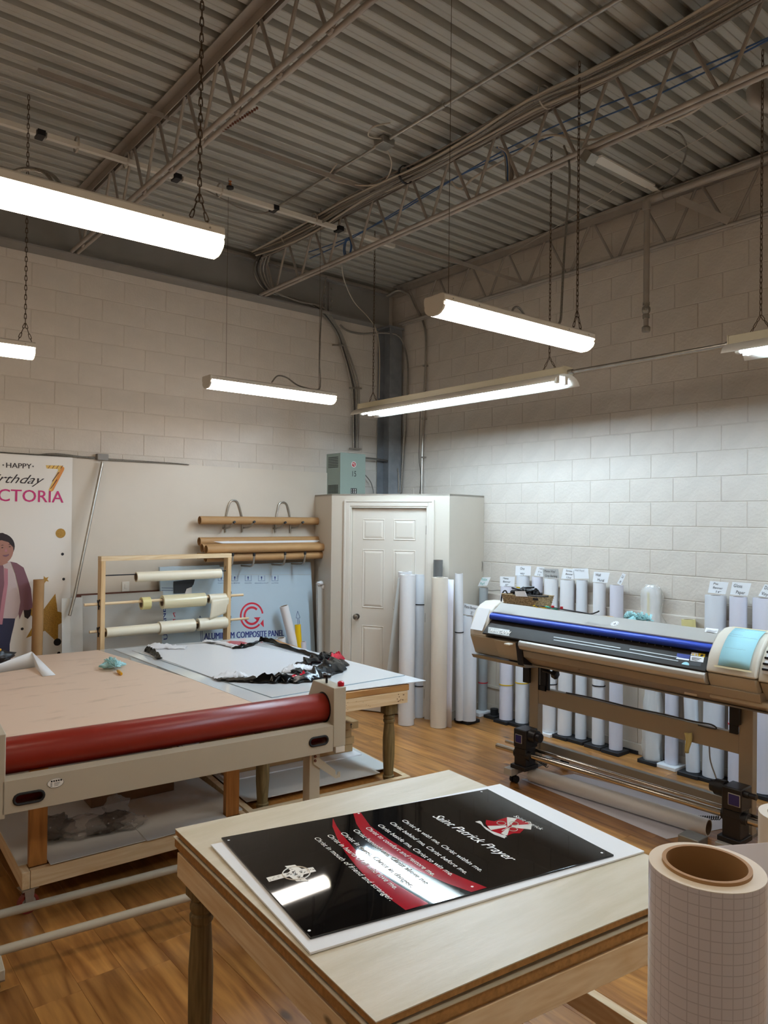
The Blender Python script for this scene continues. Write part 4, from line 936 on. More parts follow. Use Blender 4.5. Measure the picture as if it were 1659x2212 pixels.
# ---- white cutting table
ZT = .85
f0 = AZ(884, 1483, ZT-.02); fl_ = AZ(748, 1500, ZT-.02); tdir = (f0-fl_).normalized(); tdir = V((math.cos(math.radians(-5.8)), math.sin(math.radians(-5.8)), 0)); tb_ = V((-tdir.y, tdir.x, 0))
WT_W, WT_L = 1.24, 2.26
O_ = f0 - tdir*WT_W; O_.z = 0
ct = thing('cutting_table', 'long pine cutting table with white sheets on top beside the laminator', 'table', O_, math.atan2(tdir.y, tdir.x))
FC = WM[ct.name]
part('top_board', MB(FC).bx(.13, WT_W, 0, WT_L, ZT-.045, ZT-.002), 'amber_board', ct, bevel=.003)
part('apron', MB(FC).bx(.13, WT_W-.012, .0, .038, ZT-.13, ZT-.046), 'pine', ct, bevel=.002)
part('apron', MB(FC).bx(.13, WT_W, WT_L-.038, WT_L, ZT-.13, ZT-.046), 'pine', ct, bevel=.002)
part('apron', MB(FC).bx(WT_W-.045, WT_W-.008, .04, WT_L-.04, ZT-.13, ZT-.046), 'pine_y', ct, bevel=.002)
part('apron', MB(FC).bx(.13, .168, .04, WT_L-.04, ZT-.13, ZT-.046), 'pine_y', ct, bevel=.002)
for x, y in ((.18, .10), (WT_W-.10, .10), (.18, WT_L-.1), (WT_W-.10, WT_L-.1)): turned_leg(x, y, .17, ZT-.12, par=ct, s=.095)
part('shelf_frame', MB(FC).bx(.05, WT_W+.02, -.0, .04, .13, .20).bx(.05, WT_W+.02, WT_L-.04, WT_L, .13, .20).bx(.05, .09, .04, WT_L-.04, .13, .20).bx(WT_W-.02, WT_W+.02, .04, WT_L-.04, .13, .20), 'pine', ct)
part('shelf_board', MB(FC).bx(.09, WT_W-.02, .04, WT_L-.04, .13, .165), 'amber_pine', ct)
def caster(par, x, y, h=.13, r=.05, F=None, m='wheel_red', yaw=0):
    G = F @ Matrix.Translation((x, y, 0)) @ Matrix.Rotation(yaw, 4, 'Z')
    c = part('caster', MB(G).bx(-.04, .04, -.035, .035, h-.006, h).prism([(-.026, -.022, h-.005), (.026, -.022, h-.005), (.016, -.022, r-.012), (-.016, -.022, r-.012)], (0, .003, 0)).prism([(-.026, .019, h-.005), (.026, .019, h-.005), (.016, .019, r-.012), (-.016, .019, r-.012)], (0, .003, 0)).cyl((0, -.026, r), (0, .026, r), .006, 8), 'galv', par)
    part('wheel', MB(G).ring((0, -.015, r), (0, .015, r), r, r*.72, 24), m, c)
    part('hub', MB(G).cyl((0, -.012, r), (0, .012, r), r*.72, 20), 'wheel_grey', c)
for x, y in ((.11, .08), (WT_W-.05, .08), (.11, WT_L-.08), (WT_W-.05, WT_L-.08)): caster(ct, x, y, F=FC)
def G(z): return lambda px, py: AZ(px, py, z)
g = G(ZT+.004); single('clear_sheet', MB().prism([g(212, 1404), g(590, 1524), g(760, 1490), g(330, 1392)], (0, 0, -.003)), 'clear_acrylic', 'clear acrylic sheet overlapping the pink laminating bed and white table', 'sheet')
g = G(ZT+.0085); single('white_sheet', MB().prism([g(245, 1402), g(546, 1517), g(920, 1470), g(556, 1376)], (0, 0, -.004)), 'gloss_white', 'largest white plastic sheet, its corner overhanging the pine cutting table', 'sheet')
ZM = ZT+.0125
g = G(ZM); mp = MB().prism([g(285, 1405), g(588, 1506), g(874, 1458), g(520, 1380)], (0, 0, -.0035))
mainp = thing('film_covered_panel', 'glossy panel on the white table with its black and white film peeled back', 'panel', g(600, 1440)-V((0, 0, .004)))
part('panel', mp, 'gloss_white', mainp); 
part('panel_edge', MB().beam(g(300, 1410)+V((0, 0, -.002)), g(588, 1506.5)+V((0, 0, -.002)), .004, .005).beam(g(588, 1506.5)+V((0, 0, -.002)), g(874, 1458.5)+V((0, 0, -.002)), .004, .005), 'acrylic_edge', mainp)
g2 = G(ZM+.003)
part('white_film', MB().prism([g2(x, y) for x, y in ((305, 1409), (380, 1434), (455, 1462), (470, 1466), (540, 1462), (610, 1452), (660, 1442), (700, 1428), (660, 1416), (590, 1402), (540, 1392), (505, 1401), (445, 1390), (345, 1396))], (0, 0, -.002)), 'film_white', mainp)
def ribbon(pts, hts, m, par, seed, nv=10, amp=.02, nm='black_fringe', lean=.02, w=.05, n=7, z0=None):
    """crumpled strip of film: base line through pixel points on the panel, heights in metres"""
    b = cat([AZ(x, y, z0 or ZM+.004) for x, y in pts], n); hh = cat([(h, 0, 0) for h in hts], n); off = V((seed*3.1, seed*1.7, 0)); N_ = len(b)-1
    def fn(u, v):
        i = min(int(u*N_+.5), N_); p = b[i]; t = (b[min(i+1, N_)]-b[max(i-1, 0)]).normalized(); q = V((-t.y, t.x, 0)); h = max(.004, hh[i].x)
        k = noise.noise(V((u*14, v*3, seed))+off); k2 = noise.noise(V((u*34, v*8, seed+4))+off)
        a = v*PI
        return p + q*(w*(v-.1)+amp*k*1.2) + V((0, 0, max(.0, h*math.sin(a)**.8*(.75+.5*k)+.006*k2+.002)))
    return part(nm, MB().grid(fn, N_, nv), m, par, ang=1.2, solid=.0006)
ribbon([(462, 1468), (500, 1472), (540, 1474), (580, 1475), (615, 1475), (650, 1473)], [.004, .012, .03, .07, .06, .02], 'black_film', mainp, 1, w=.10, amp=.03, nv=14)
ribbon([(610, 1474), (650, 1473), (690, 1467), (720, 1458), (742, 1446), (748, 1432)], [.03, .05, .07, .09, .09, .04], 'black_film', mainp, 2, w=.17, amp=.04, nv=16)
ribbon([(648, 1455), (668, 1440), (700, 1428), (728, 1422)], [.02, .06, .07, .05], 'black_film', mainp, 3, w=.09, amp=.04)
ribbon([(462, 1467), (490, 1465), (515, 1463), (535, 1462)], [.01, .035, .045, .01], 'film_white', mainp, 4, w=.09, nm='white_fold')
ribbon([(610, 1452), (635, 1452), (660, 1448), (678, 1445)], [.02, .06, .05, .02], 'film_white', mainp, 5, w=.09, nm='white_fold')
ribbon([(630, 1474), (650, 1471), (668, 1468), (676, 1464)], [.02, .05, .06, .02], 'red_film', mainp, 6, w=.06, nm='red_fold')
ribbon([(712, 1440), (725, 1436), (738, 1430), (742, 1424)], [.03, .08, .1, .06], 'red_film', mainp, 7, w=.07, nm='red_fold')
ribbon([(503, 1402), (528, 1400), (552, 1392), (562, 1386)], [.01, .035, .02, .01], 'black_film', mainp, 8, w=.05, amp=.015)
ribbon([(560, 1386), (580, 1388), (600, 1395), (640, 1408), (680, 1419), (708, 1427), (722, 1430)], [.05, .04, .03, .025, .02, .02, .02], 'black_film', mainp, 9, w=.05, amp=.012)
ribbon([(438, 1387), (455, 1389), (480, 1393), (503, 1400)], [.02, .015, .02, .02], 'film_white', mainp, 10, w=.08, nm='white_fold')
part('red_print', MB().prism([g2(480, 1392)+V((0, 0, .012)), g2(508, 1397)+V((0, 0, .012)), g2(536, 1392)+V((0, 0, .012)), g2(520, 1388)+V((0, 0, .012)), g2(498, 1387)+V((0, 0, .012))], (0, 0, -.001)), 'red_film', mainp)
part('black_corner', MB().prism([g2(440, 1386)+V((0, 0, .008)), g2(452, 1391)+V((0, 0, .012)), g2(486, 1391)+V((0, 0, .012)), g2(470, 1388)+V((0, 0, .010))], (0, 0, -.001)), 'black_film', mainp)
ribbon([(312, 1408), (322, 1411), (333, 1418), (338, 1424)], [.05, .05, .035, .01], 'black_film', mainp, 11, w=.05, amp=.01)
ribbon([(316, 1402), (340, 1402), (370, 1402), (400, 1402)], [.03, .05, .03, .01], 'film_white', mainp, 12, w=.12, nm='white_fold')
# things under the white table
L2 = lambda x, y, z: FC @ V((x, y, z))
single('white_shelf_sheet', MB(FC).bx(.10, WT_W-.13, .16, WT_L-.3, .2005, .206).bx(WT_W-.13, WT_W-.0, .22, WT_L-.3, .2005, .206), 'coro_white', 'white sheet covering the low shelf of the pine cutting table', 'sheet')
single('white_shelf_sheet', MB(FC).bx(.12, WT_W-.04, .55, WT_L-.2, .2065, .214), 'foam_white', 'second white sheet lying further back on the low shelf', 'sheet')
qc = FC.inverted() @ AZ(757, 1623, .215)
for i, (dx_, lab) in enumerate(((.02, 'lowest'), (.03, 'second'), (.0, 'third'), (.06, 'topmost'))):
    z = .2145+i*.058; x1_ = qc.x+dx_+.06
    b_ = single('flat_carton', MB(FC).bx(.14+.02*i, x1_-.06, qc.y-.006*i, qc.y+.55, z, z+.056), 'carton', lab+' flat brown carton of the stack on the low shelf of the cutting table', 'box', 'flat cartons under the cutting table', bevel=.003)
ax_ = qc.x-.01; ay_ = qc.y-.0185
m = MB(FC).bx(ax_, ax_+.005, ay_-.001, ay_, .40, .425).prism([(ax_-.007, ay_, .422), (ax_+.012, ay_, .422), (ax_+.0025, ay_, .437)], (0, -.001, 0))
part('arrow_print', m, 'label_black', b_)
# ---- laminating bed table
bd = thing('laminating_bed', 'pink topped laminating bed table on an amber pine frame with casters', 'table', (-4.3, -1.8, 0))
bz = .857
BFR, BNR = AZ(212, 1404, bz), AZ(600, 1524, bz); BNR = BFR+(BNR-BFR)*((-3.06-BFR.y)/(BNR.y-BFR.y))
BFL, BNL = V((-4.98, -.42, bz)), V((-4.98, -2.96, bz))
part('bed_top', slab([BNL, BNR, BFR, BFL], .02), 'bed_board', bd, bevel=.002)
sx0, sx1, sy0, sy1 = -4.815, -3.57, -2.93, -.75
def rot(p, a=math.radians(-2.5)): p = V(p)-V((sx0, sy0, 0)); return V((p.x*math.cos(a)-p.y*math.sin(a)+sx0, p.x*math.sin(a)+p.y*math.cos(a)+sy0, p.z))
FB = Matrix.Translation((sx0, sy0, 0)) @ Matrix.Rotation(math.radians(-2.5), 4, 'Z')
SW, SL = sx1-sx0, sy1-sy0
part('shelf_rail', MB(FB).bx(.04, SW, 0, .038, .13, .218), 'pine', bd, bevel=.003)
part('shelf_rail', MB(FB).bx(0, .038, 0, SL, .13, .218), 'pine_y', bd, bevel=.003)
part('shelf_rail', MB(FB).bx(SW-.038, SW, .04, SL, .13, .218), 'pine_y', bd, bevel=.003)
part('shelf_rail', MB(FB).bx(.04, SW, SL-.038, SL, .13, .218), 'pine', bd, bevel=.003)
part('shelf_board', MB(FB).bx(.0, SW, .09, SL-.01, .219, .227), 'coro_white', bd)
for x, y in ((.04, .04), (SW-.13, .045), (.04, SL-.13), (SW-.13, SL-.13)):
    part('leg', MB(FB).bx(x, x+.085, y, y+.04, .22, bz-.02), 'amber_pine', bd, bevel=.002)
for x, y in ((.035, .03), (SW-.06, .06), (.06, SL-.06), (SW-.06, SL-.06)): caster(bd, x, y, .13, .05, F=FB, yaw=.2)
single('shelf_liner', MB(FB).prism([(.13, -.01, .2285), (.75, -.012, .2285), (.75, .5, .2285), (.13, .5, .2285)], (0, 0, .003)).prism([(.62, -.03, .232), (SW-.14, -.01, .232), (SW-.14, .45, .232), (.62, .45, .232)], (0, 0, .003)), 'coro_white', 'white lining sheets on the low shelf under the laminating bed', 'sheet')
single('long_carton', MB(FB).bx(.50, 1.02, .62, .80, .2275, .31), 'dark_carton', 'long brown carton lying on the shelf below the laminating bed', 'box', bevel=.004)
# plastic bags
bagp = thing('plastic_bags', 'pile of crumpled clear plastic bags on the shelf below the laminating bed', 'bags', FB @ V((.4, .3, .228)))
for i, (x, y, z, a, b, c_, mm) in enumerate(((.22, .30, .29, .10, .09, .055, 'smoky_bag'), (.36, .26, .28, .12, .10, .05, 'clear_plastic'), (.50, .24, .275, .13, .08, .045, 'smoky_bag'), (.60, .20, .265, .09, .06, .035, 'clear_plastic'), (.56, .34, .31, .07, .05, .07, 'clear_plastic'))):
    part('bag', crumple(FB @ V((x, y, z)), a, b, c_, 20+i, 14), mm, bagp, ang=1.2)
single('red_tool_handle', crumple(FB @ V((.14, .32, .262)), .018, .02, .03, 9, 8), 'red_film', 'small red object behind the left leg of the laminating bed shelf', 'handle')
# things on the bed
def duster(loc, yaw, label, hl=.16, tail='yellow_plastic'):
    t = thing('duster', label, 'duster', loc, yaw)
    F = WM[t.name]; r_ = random.Random(int(abs(yaw)*100)); mb = MB(F)
    for i in range(120):
        x = r_.uniform(-.10, .10); a = r_.uniform(0, PI); l = r_.uniform(.035, .062); w_ = .009
        p = V((x, 0, .03)); d = V((r_.uniform(-.3, .3), math.cos(a), math.sin(a)*.75)).normalized(); s = V((1, 0, 0)).cross(d).normalized()
        q = p+d*l+V((r_.uniform(-.01, .01), 0, -.008)); q.z = max(q.z, .002); mb.add([p+V((w_, 0, 0)), p-V((w_, 0, 0)), q-V((w_*.6, 0, 0))+s*.004, q+V((w_*.8, 0, 0))-s*.004], [(0, 1, 2, 3)])
    part('fluff', mb, 'duster_blue', t, solid=.002)
    part('fluff_core', crumple(F @ V((0, 0, .028)), .095, .028, .022, 31, 10), 'duster_blue', t, ang=1.4)
    part('shaft', MB(F).cyl((.07, 0, .02), (.19, 0, .014), .007, 8), 'clear_plastic', t)
    part('grip', MB(F).tube([(.17, 0, .014), (.19, 0, .014), (.27, 0, .012), (.29, 0, .012)], [.008, .012, .012, .008], 10), tail, t)
    return t
dl = AZ(243, 1444, bz+.001); d2 = AZ(290, 1482, bz+.001); duster(dl+V((0, 0, 0)), math.atan2(d2.y-dl.y, d2.x-dl.x), 'blue fluffy duster with yellow handle on the pink laminating bed')
zz = bz+.002; pz = AZ(66, 1413, zz)
pp = [AZ(-60, 1462, zz), AZ(0, 1456, zz), AZ(76, 1441, zz), AZ(92, 1461, zz), AZ(120, 1458, zz)]
apex = AZ(70, 1432, zz)+V((0, .02, .085))
single('folded_paper', MB().add([pp[0], pp[2], apex, pp[0]+V((0, .0, .02)), pp[3], pp[4], apex+V((.01, 0, 0))], [(0, 1, 2), (0, 2, 3), (2, 4, 5), (1, 4, 2)]), 'paper_white', 'folded white paper tented on the laminating bed at the left edge', 'paper', solid=.001)
tbg = thing('tool_bag', 'black tool bag with yellow and orange tools at the left edge of the bed', 'bag', AZ(10, 1436, bz+.001))
o = AZ(8, 1438, bz+.001)+V((-.06, .10, 0))
part('bag_body', crumple(o+V((0, 0, .055)), .14, .09, .06, 12, 12), 'black_plastic', tbg, ang=1.2)
part('yellow_tool', MB().tube(cat([o+V((-.08, -.06, .10)), o+V((-.02, -.05, .125)), o+V((.05, -.05, .11))]), .012, 8), 'yellow_plastic', tbg)
part('orange_tool', MB().tube(cat([o+V((-.10, -.09, .045)), o+V((-.04, -.10, .055)), o+V((.02, -.095, .05))]), .011, 8), 'orange_plastic', tbg)
# ---- laminator ------------------------------------------------------
ZR = .90; CR, CL_ = AZ(700, 1527, ZR), AZ(10, 1633, ZR)
lu = (CR-CL_).normalized(); ang_l = math.atan2(lu.y, lu.x); LW_ = (CR-CL_).length
lm = thing('laminator', 'large beige roll laminator with a long red silicone roller', 'laminator', (CL_.x, CL_.y, 0), ang_l)
FM = WM[lm.name]      # x along the roller (0 at its left end), y away from camera
part('red_roller', MB(FM).tube([(-.02, 0, ZR), (-.01, 0, ZR), (LW_-.012, 0, ZR), (LW_, 0, ZR)], [.070, .082, .082, .072], 40), 'silicone_red', lm)
part('lower_roller', MB(FM).cyl((-.02, .0, ZR-.168), (LW_, .0, ZR-.150), .058, 32), 'silicone_red', lm)
nv = FM.to_3x3() @ V((0, -1, 0)); FP = FM @ V((0, -.12, 0))
def LP(px, py): return FM.inverted() @ PL(px, py, FP, nv)
pt0, pb0 = LP(8, 1697), LP(8, 1762); pt1, pb1 = LP(720, 1562), LP(722, 1621)
zt_ = (pt0.z+pt1.z)/2; zb_ = (pb0.z+pb1.z)/2; xr = pt1.x
xh0, xh1 = LP(30, 1725).x, LP(95, 1715).x; zh = LP(62, 1723).z; xk0, xk1 = LP(669, 1603).x, LP(708, 1595).x; zk = LP(688, 1601).z
def panel_with_slots(x0, x1, z0, z1, slots, y0, y1):
    g = MB(FM); xs = [x0]
    for a, b, zc, h in slots: xs += [a, b]
    xs.append(x1); 
    for i in range(0, len(xs)-1):
        if i % 2 == 0: g.bx(xs[i], xs[i+1], y0, y1, z0, z1)
        else:
            zc, h = slots[i//2][2], slots[i//2][3]; g.bx(xs[i], xs[i+1], y0, y1, z0, zc-h); g.bx(xs[i], xs[i+1], y0, y1, zc+h, z1)
    return g
part('front_beam', panel_with_slots(-.02, xr, zb_, zt_, [(xh0, xh1, zh, .02), (xk0, xk1, zk, .02)], -.12, -.112).bx(-.02, xr, -.112, -.02, zb_, zb_+.004), 'laminator_beige', lm)
part('beam_top', MB(FM).prism([(-.02, -.12, zt_), (-.02, -.075, zt_+.012), (-.02, -.07, zt_-.02), (-.02, -.112, zt_-.02)], (xr+.02, 0, 0)), 'laminator_beige', lm)
def slot_ring(a, b, zc, h, y):
    pts = []; r = h
    for i in range(9): t = PI/2+PI*i/8; pts.append((a+r+r*math.cos(t), y, zc+r*math.sin(t)))
    for i in range(9): t = -PI/2+PI*i/8; pts.append((b-r+r*math.cos(t), y, zc+r*math.sin(t)))
    return MB(FM).tube(pts, .006, 8, cyc=True)
part('slot_grommet', slot_ring(xh0, xh1, zh, .023, -.121), 'rubber_black', lm)
part('slot_grommet', slot_ring(xk0, xk1, zk, .023, -.121), 'rubber_black', lm)
qz = LP(120, 1691)
part('oval_label', MB(FM).quad(*[(qz.x+.036*math.cos(t), -.1208, qz.z+.022*math.sin(t)) for t in [i*2*PI/28 for i in range(28)]]), 'label_white', lm)
m = MB(FM)
for i in range(5): m.bx(qz.x-.02+.01*i, qz.x-.013+.01*i, -.1214, -.121, qz.z+.006, qz.z+.013)
for j in range(3): m.bx(qz.x-.022, qz.x-.014, -.1214, -.121, qz.z-.001-.006*j, qz.z+.001-.006*j); m.bx(qz.x-.006, qz.x+.02-.004*j, -.1214, -.121, qz.z-.001-.006*j, qz.z+.0005-.006*j)
m.tube([(qz.x+.035*math.cos(t), -.1215, qz.z+.021*math.sin(t)) for t in [i*2*PI/24 for i in range(24)]], .0005, 4, cyc=True)
part('oval_print', m, 'ink_black', lm, kind='stuff')
pc = LP(748, 1483); xe = pc.x; zp = pc.z
part('end_post', MB(FM).prism([(LW_-.005, -.12, zp), (LW_-.005, .13, zp), (LW_-.005, .21, zp-.14), (LW_-.005, .21, zb_+.02), (LW_-.005, -.02, zb_+.02), (LW_-.005, -.12, zb_+.02)], (xe-LW_+.005, 0, 0)), 'laminator_beige', lm, bevel=.004)
part('end_post', MB(FM).prism([(-.13, -.12, zp), (-.13, .13, zp), (-.13, .21, zp-.14), (-.13, .21, zb_-.02), (-.13, -.12, zb_-.02)], (.12, 0, 0)), 'laminator_beige', lm, bevel=.004)
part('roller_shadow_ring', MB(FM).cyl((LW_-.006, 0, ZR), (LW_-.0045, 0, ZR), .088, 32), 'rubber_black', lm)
xm = (LW_+xe)/2
part('knob', MB(FM).lathe([(.007, zp-.002), (.007, zp+.03), (.014, zp+.032), (.026, zp+.036), (.028, zp+.05), (.022, zp+.054), (.0, zp+.056)], (xm-.012, .02, 0), 10), 'black_plastic', lm)
part('stop_button', MB(FM).lathe([(.018, zp-.002), (.020, zp+.010), (.019, zp+.022), (.010, zp+.028), (0, zp+.029)], (xm+.02, -.09, 0), 14), 'red_film', lm)
part('post_foot', MB(FM).bx(LW_+.01, xe-.008, -.125, -.06, zb_-.012, zb_+.02), 'white_enamel', lm)
lx0 = LP(680, 1640).x; lx1 = LP(705, 1640).x
for xx in (lx0, -.10): 
    part('leg', MB(FM).bx(xx, xx+.068, -.06, .02, .09, zb_+.01), 'laminator_beige', lm, bevel=.003)
    part('foot_bar', MB(FM).bx(xx-.005, xx+.073, -.33, .28, .06, .105), 'laminator_beige', lm, bevel=.004)
    for yy in (-.29, .25): caster(lm, xx+.034, yy, .06, .025, F=FM, m='rubber_black')
b0 = LP(683, 1634); b1 = LP(745, 1684)
part('hook_arm', MB(FM).prism([(lx0+.0+p, q_, r) for p, q_, r in ((.02, -.062, b0.z), (.02, -.062, b0.z-.06), (.03+b1.x-lx0-.06, -.062, b1.z-.004), (b1.x-lx0, -.062, b1.z), (b1.x-lx0+.0, -.062, b1.z+.03), (b1.x-lx0-.012, -.062, b1.z+.032), (b1.x-lx0-.02, -.062, b1.z+.015), (b1.x-lx0-.032, -.062, b1.z+.017), (b1.x-lx0-.034, -.062, b1.z+.045))], (0, -.006, 0)), 'laminator_beige', lm)
for k in range(2): part('bolt', MB(FM).cyl((lx0+.03, -.062, b0.z-.018-.024*k), (lx0+.03, -.075, b0.z-.018-.024*k), .008, 6), 'rust', lm)
for yy in (.135, -.19):
    part('floor_tube', MB(FM).cyl((-.12, yy, .115), (lx0+.03, yy, .115), .02, 16), 'laminator_beige', lm)

m = MB(FC); r_ = random.Random(4)
for i in range(11): 
    x, z = WT_W-.07+r_.uniform(-.035, .03), ZT-.09+r_.uniform(-.028, .03); m.cyl((x, -.0005, z), (x, .003, z), .004, 8)
for i in range(9):
    x, z = WT_W-r_.uniform(.12, .55), ZT-.09+r_.uniform(-.03, .03); m.cyl((x, -.0005, z), (x, .003, z), .0022, 6)
part('drilled_holes', m, 'dark_carton', ct, kind='stuff')
# ================================================================= MEDIA ROLLS
mat('ink_teal', '3aa697', .6); mat('pad_black', '1d1d20', .6); mat('card_white', 'e9eaec', .6); mat('card_grey', 'a9a7a3', .6); mat('silver_core', '7d7f80', .3, metal=.6); mat('tie_yellow', 'd6b21a', .5); mat('tie_red', 'b9202c', .5)
def card(par, pts, x, lines, m='card_white', ink='ink_black', slot=True, nm='label_card'):
    P = [AX(a, b, x) for a, b in pts]
    c = part(nm, MB().prism(P, (.0012, 0, 0)), m, par)
    if lines:
        TL, TR, BR, BL = P; g = MB(); n = len(lines)
        for i, (s, u0, u1) in enumerate(lines):
            if not s: continue
            v = (i+.78)/n
            a = TL.lerp(BL, v).lerp(TR.lerp(BR, v), u0); b = TL.lerp(BL, v+.03).lerp(TR.lerp(BR, v+.03), u1)
            up_ = TL-BL; write(g, s, a+V((-.001, 0, 0)), b-a, up_, (b-a).length, up_.length/n*.52, .25, .0004, 1)
        part('handwriting', g, ink, c)
    return c
def wroll(label, cx, ybot, cx_t, ytop, r, m, ties=(), core=.038, zb=.032, pad='pad_black', flap=None, dx=.04):
    P = AZ(cx, ybot, zb); P.x += r*.77*.5; P.y += r*.64*.5; T = AX(cx_t, ytop, P.x+dx); T.z = min(T.z, 1.46)
    t = roll('media_roll', label, P, T, r, m, core=core, group=None, corem='core_brown', ties=ties)
    if pad:
        q = V((P.x, P.y, 0)); s = .085
        pt = single('roll_stand_pad' if pad == 'pad_black' else 'foam_pad', MB().bx(q.x-s-.01, q.x+s-.01, q.y-s, q.y+s, 0, zb-.0015), pad, ('black pad under the ' if pad == 'pad_black' else 'white foam block under the ')+' '.join(label.split()[:11]), 'pad', bevel=.004)
    return t, P, T
tb_ = lambda f, c='rubber_black': (f, c)
t, P, T = wroll('white roll tagged matte banner 50, first by the closet on the right wall', 1093, 1555, 1096, 1267, .068, 'paper_lav', ((.26, 'tie_yellow'),))
card(t, [(1080, 1245), (1112, 1246), (1111, 1267), (1080, 1266)], T.x-.03, [('Matte', .2, .6), ('Banner', .2, .75), ('50"', .35, .6)])
t, P, T = wroll('pale grey roll tagged one way, second along the right wall', 1127, 1562, 1130, 1244, .064, 'paper_cool', ((.27, 'tie_yellow'),))
card(t, [(1114, 1222), (1147, 1223), (1146, 1243), (1113, 1243)], T.x-.03, [('One', .3, .6), ('way', .32, .62)])
t, P, T = wroll('narrow lavender roll with a slanted card, partly behind the printer leg', 1157, 1571, 1161, 1246, .052, 'paper_lav')
card(t, [(1160, 1224), (1176, 1226), (1173, 1246), (1154, 1243)], T.x-.03, [('149', .3, .8), ('3 in', .3, .8), ('3 ft', .3, .7)])
t, P, T = wroll('cream white roll with grey card matte vinyl grey backing', 1186, 1581, 1191, 1250, .066, 'paper_white', ((.31, 'rubber_black'),), pad='foam_white')
card(t, [(1172, 1228), (1206, 1229), (1208, 1249), (1174, 1248)], T.x-.03, [('Matte Vinyl', .08, .8), ('Grey Backing', .1, .9)], m='card_grey')
t, P, T = wroll('white roll tagged banner 13oz behind the printer', 1220, 1588, 1226, 1253, .066, 'paper_white')
card(t, [(1217, 1228), (1237, 1230), (1240, 1251), (1212, 1250)], T.x-.03, [('Scrim', .3, .9), ('Banner', .3, .95), ('13oz', .35, .8)])
t, P, T = wroll('slim white roll tagged wall mural, left of its twin', 1255, 1596, 1257, 1253, .050, 'paper_cool')
card(t, [(1237, 1228), (1270, 1228), (1272, 1250), (1240, 1250)], T.x-.035, [('Wall Mural', .1, .75), ('', .1, .2), ('', .1, .2)], ink='ink_grey')
t, P, T = wroll('white roll tagged wall mural with a black tie low down', 1293, 1608, 1295, 1259, .055, 'paper_white', ((.36, 'rubber_black'),))
card(t, [(1283, 1235), (1317, 1237), (1312, 1259), (1280, 1257)], T.x-.03, [('Wall', .12, .5), ('Mural', .3, .78)])
t, P, T = wroll('lavender white roll with a narrow upright card', 1331, 1620, 1332, 1264, .057, 'paper_lav')
card(t, [(1345, 1238), (1352, 1241), (1341, 1264), (1333, 1260)], T.x-.02, [('Coil', .2, .8), ('PR', .3, .7)])
# bagged roll
t, P, T = wroll('roll wrapped in a loose clear plastic bag behind the printer', 1411, 1641, 1409, 1268, .060, 'paper_white')
core_bag = MB(); rs = []
for j in range(29):
    v = j/28; c = P.lerp(T, v*1.015); row = []
    R0 = .078+.035*noise.noise(V((v*4, 3, 1)))+(.03 if v > .55 and v < .8 else 0)
    for i in range(28):
        a = 2*PI*i/28; k = R0*(1+.30*noise.noise(V((math.cos(a)*1.6, math.sin(a)*1.6, v*9)))+.12*noise.noise(V((math.cos(a)*4, math.sin(a)*4, v*26))))
        k = max(k, .0625) if v < .985 else k*.6
        row.append(c+V((k*math.cos(a), k*math.sin(a), 0)))
    rs.append(row)
core_bag.rings(rs, cap=False); part('plastic_bag', core_bag, 'clear_bag', t, ang=1.0)
part('tape_strip', MB().beam(P.lerp(T, .70)+V((-.062, 0, 0)), P.lerp(T, .97)+V((-.062, 0, 0)), .022, .001, up=(1, 0, 0)), 'masking_yellow', t)
single('roll_stand_pad', (lambda q: MB().bx(q.x-.08, q.x+.08, q.y-.07, q.y+.07, 0, .03).ring((q.x, q.y, .03), (q.x, q.y, .085), .042, .030, 20))(AZ(1358, 1627, 0)+V((.10, 0, 0))), 'pad_black', 'empty black roll stand pad left of the bagged roll', 'pad')
single('roll_stand_pad', (lambda q: MB().bx(q.x-.08, q.x+.08, q.y-.07, q.y+.07, 0, .03).ring((q.x, q.y, .03), (q.x, q.y, .09), .040, .001, 20))(AZ(1062, 1553, 0)+V((.06, .02, 0))), 'pad_black', 'empty black roll stand pad beside the silver roll near the closet', 'pad')
t, P, T = wroll('short lavender roll tied near its middle, just right of the bagged roll', 1452, 1651, 1452, 1400, .053, 'paper_lav', ((.62, 'rubber_black'),), pad='foam_white', dx=.02)
t, P, T = wroll('shorter white roll with a masking yellow end showing over the printer', 1499, 1668, 1487, 1338, .053, 'paper_cool', ((.55, 'rubber_black'),))
part('yellow_end', MB().ring(P.lerp(T, .90), P.lerp(T, 1.001), .0545, .05, 28), 'masking_yellow', t)
t, P, T = wroll('wide grey white roll tagged PVC banner 54', 1543, 1680, 1546, 1286, .078, 'paper_cool')
card(t, [(1534, 1255), (1574, 1258), (1567, 1284), (1529, 1280)], T.x-.04, [('Pvc', .2, .5), ('Banner', .22, .8), ('54"', .4, .75)])
t, P, T = wroll('white roll tagged gloss paper at the right', 1594, 1698, 1595, 1289, .062, 'paper_lav', ((.32, 'tie_red'),))
card(t, [(1582, 1257), (1623, 1260), (1615, 1287), (1577, 1284)], T.x-.03, [('Gloss', .1, .6), ('Paper', .3, .85)])
t, P, T = wroll('lavender roll cut off by the right edge of the photo', 1650, 1713, 1650, 1292, .075, 'paper_lav', ((.42, 'cable_dark'),))
card(t, [(1652, 1262), (1690, 1268), (1682, 1294), (1638, 1287)], T.x-.03, [('Dura', .1, .5), ('Vinyl', .1, .5)])
tie = thing('rag', 'yellowish rag hanging from the printer crossbar', 'rag', AX(1483, 1620, -1.19))
part('cloth', MB().grid(lambda u, v: AX(1478+16*u*(1-.5*v)+2*math.sin(v*5)+3*v, 1583+44*v, -1.20)+V((.008*math.sin(u*7), 0, 0)), 6, 8), 'masking_yellow', tie, solid=.002)
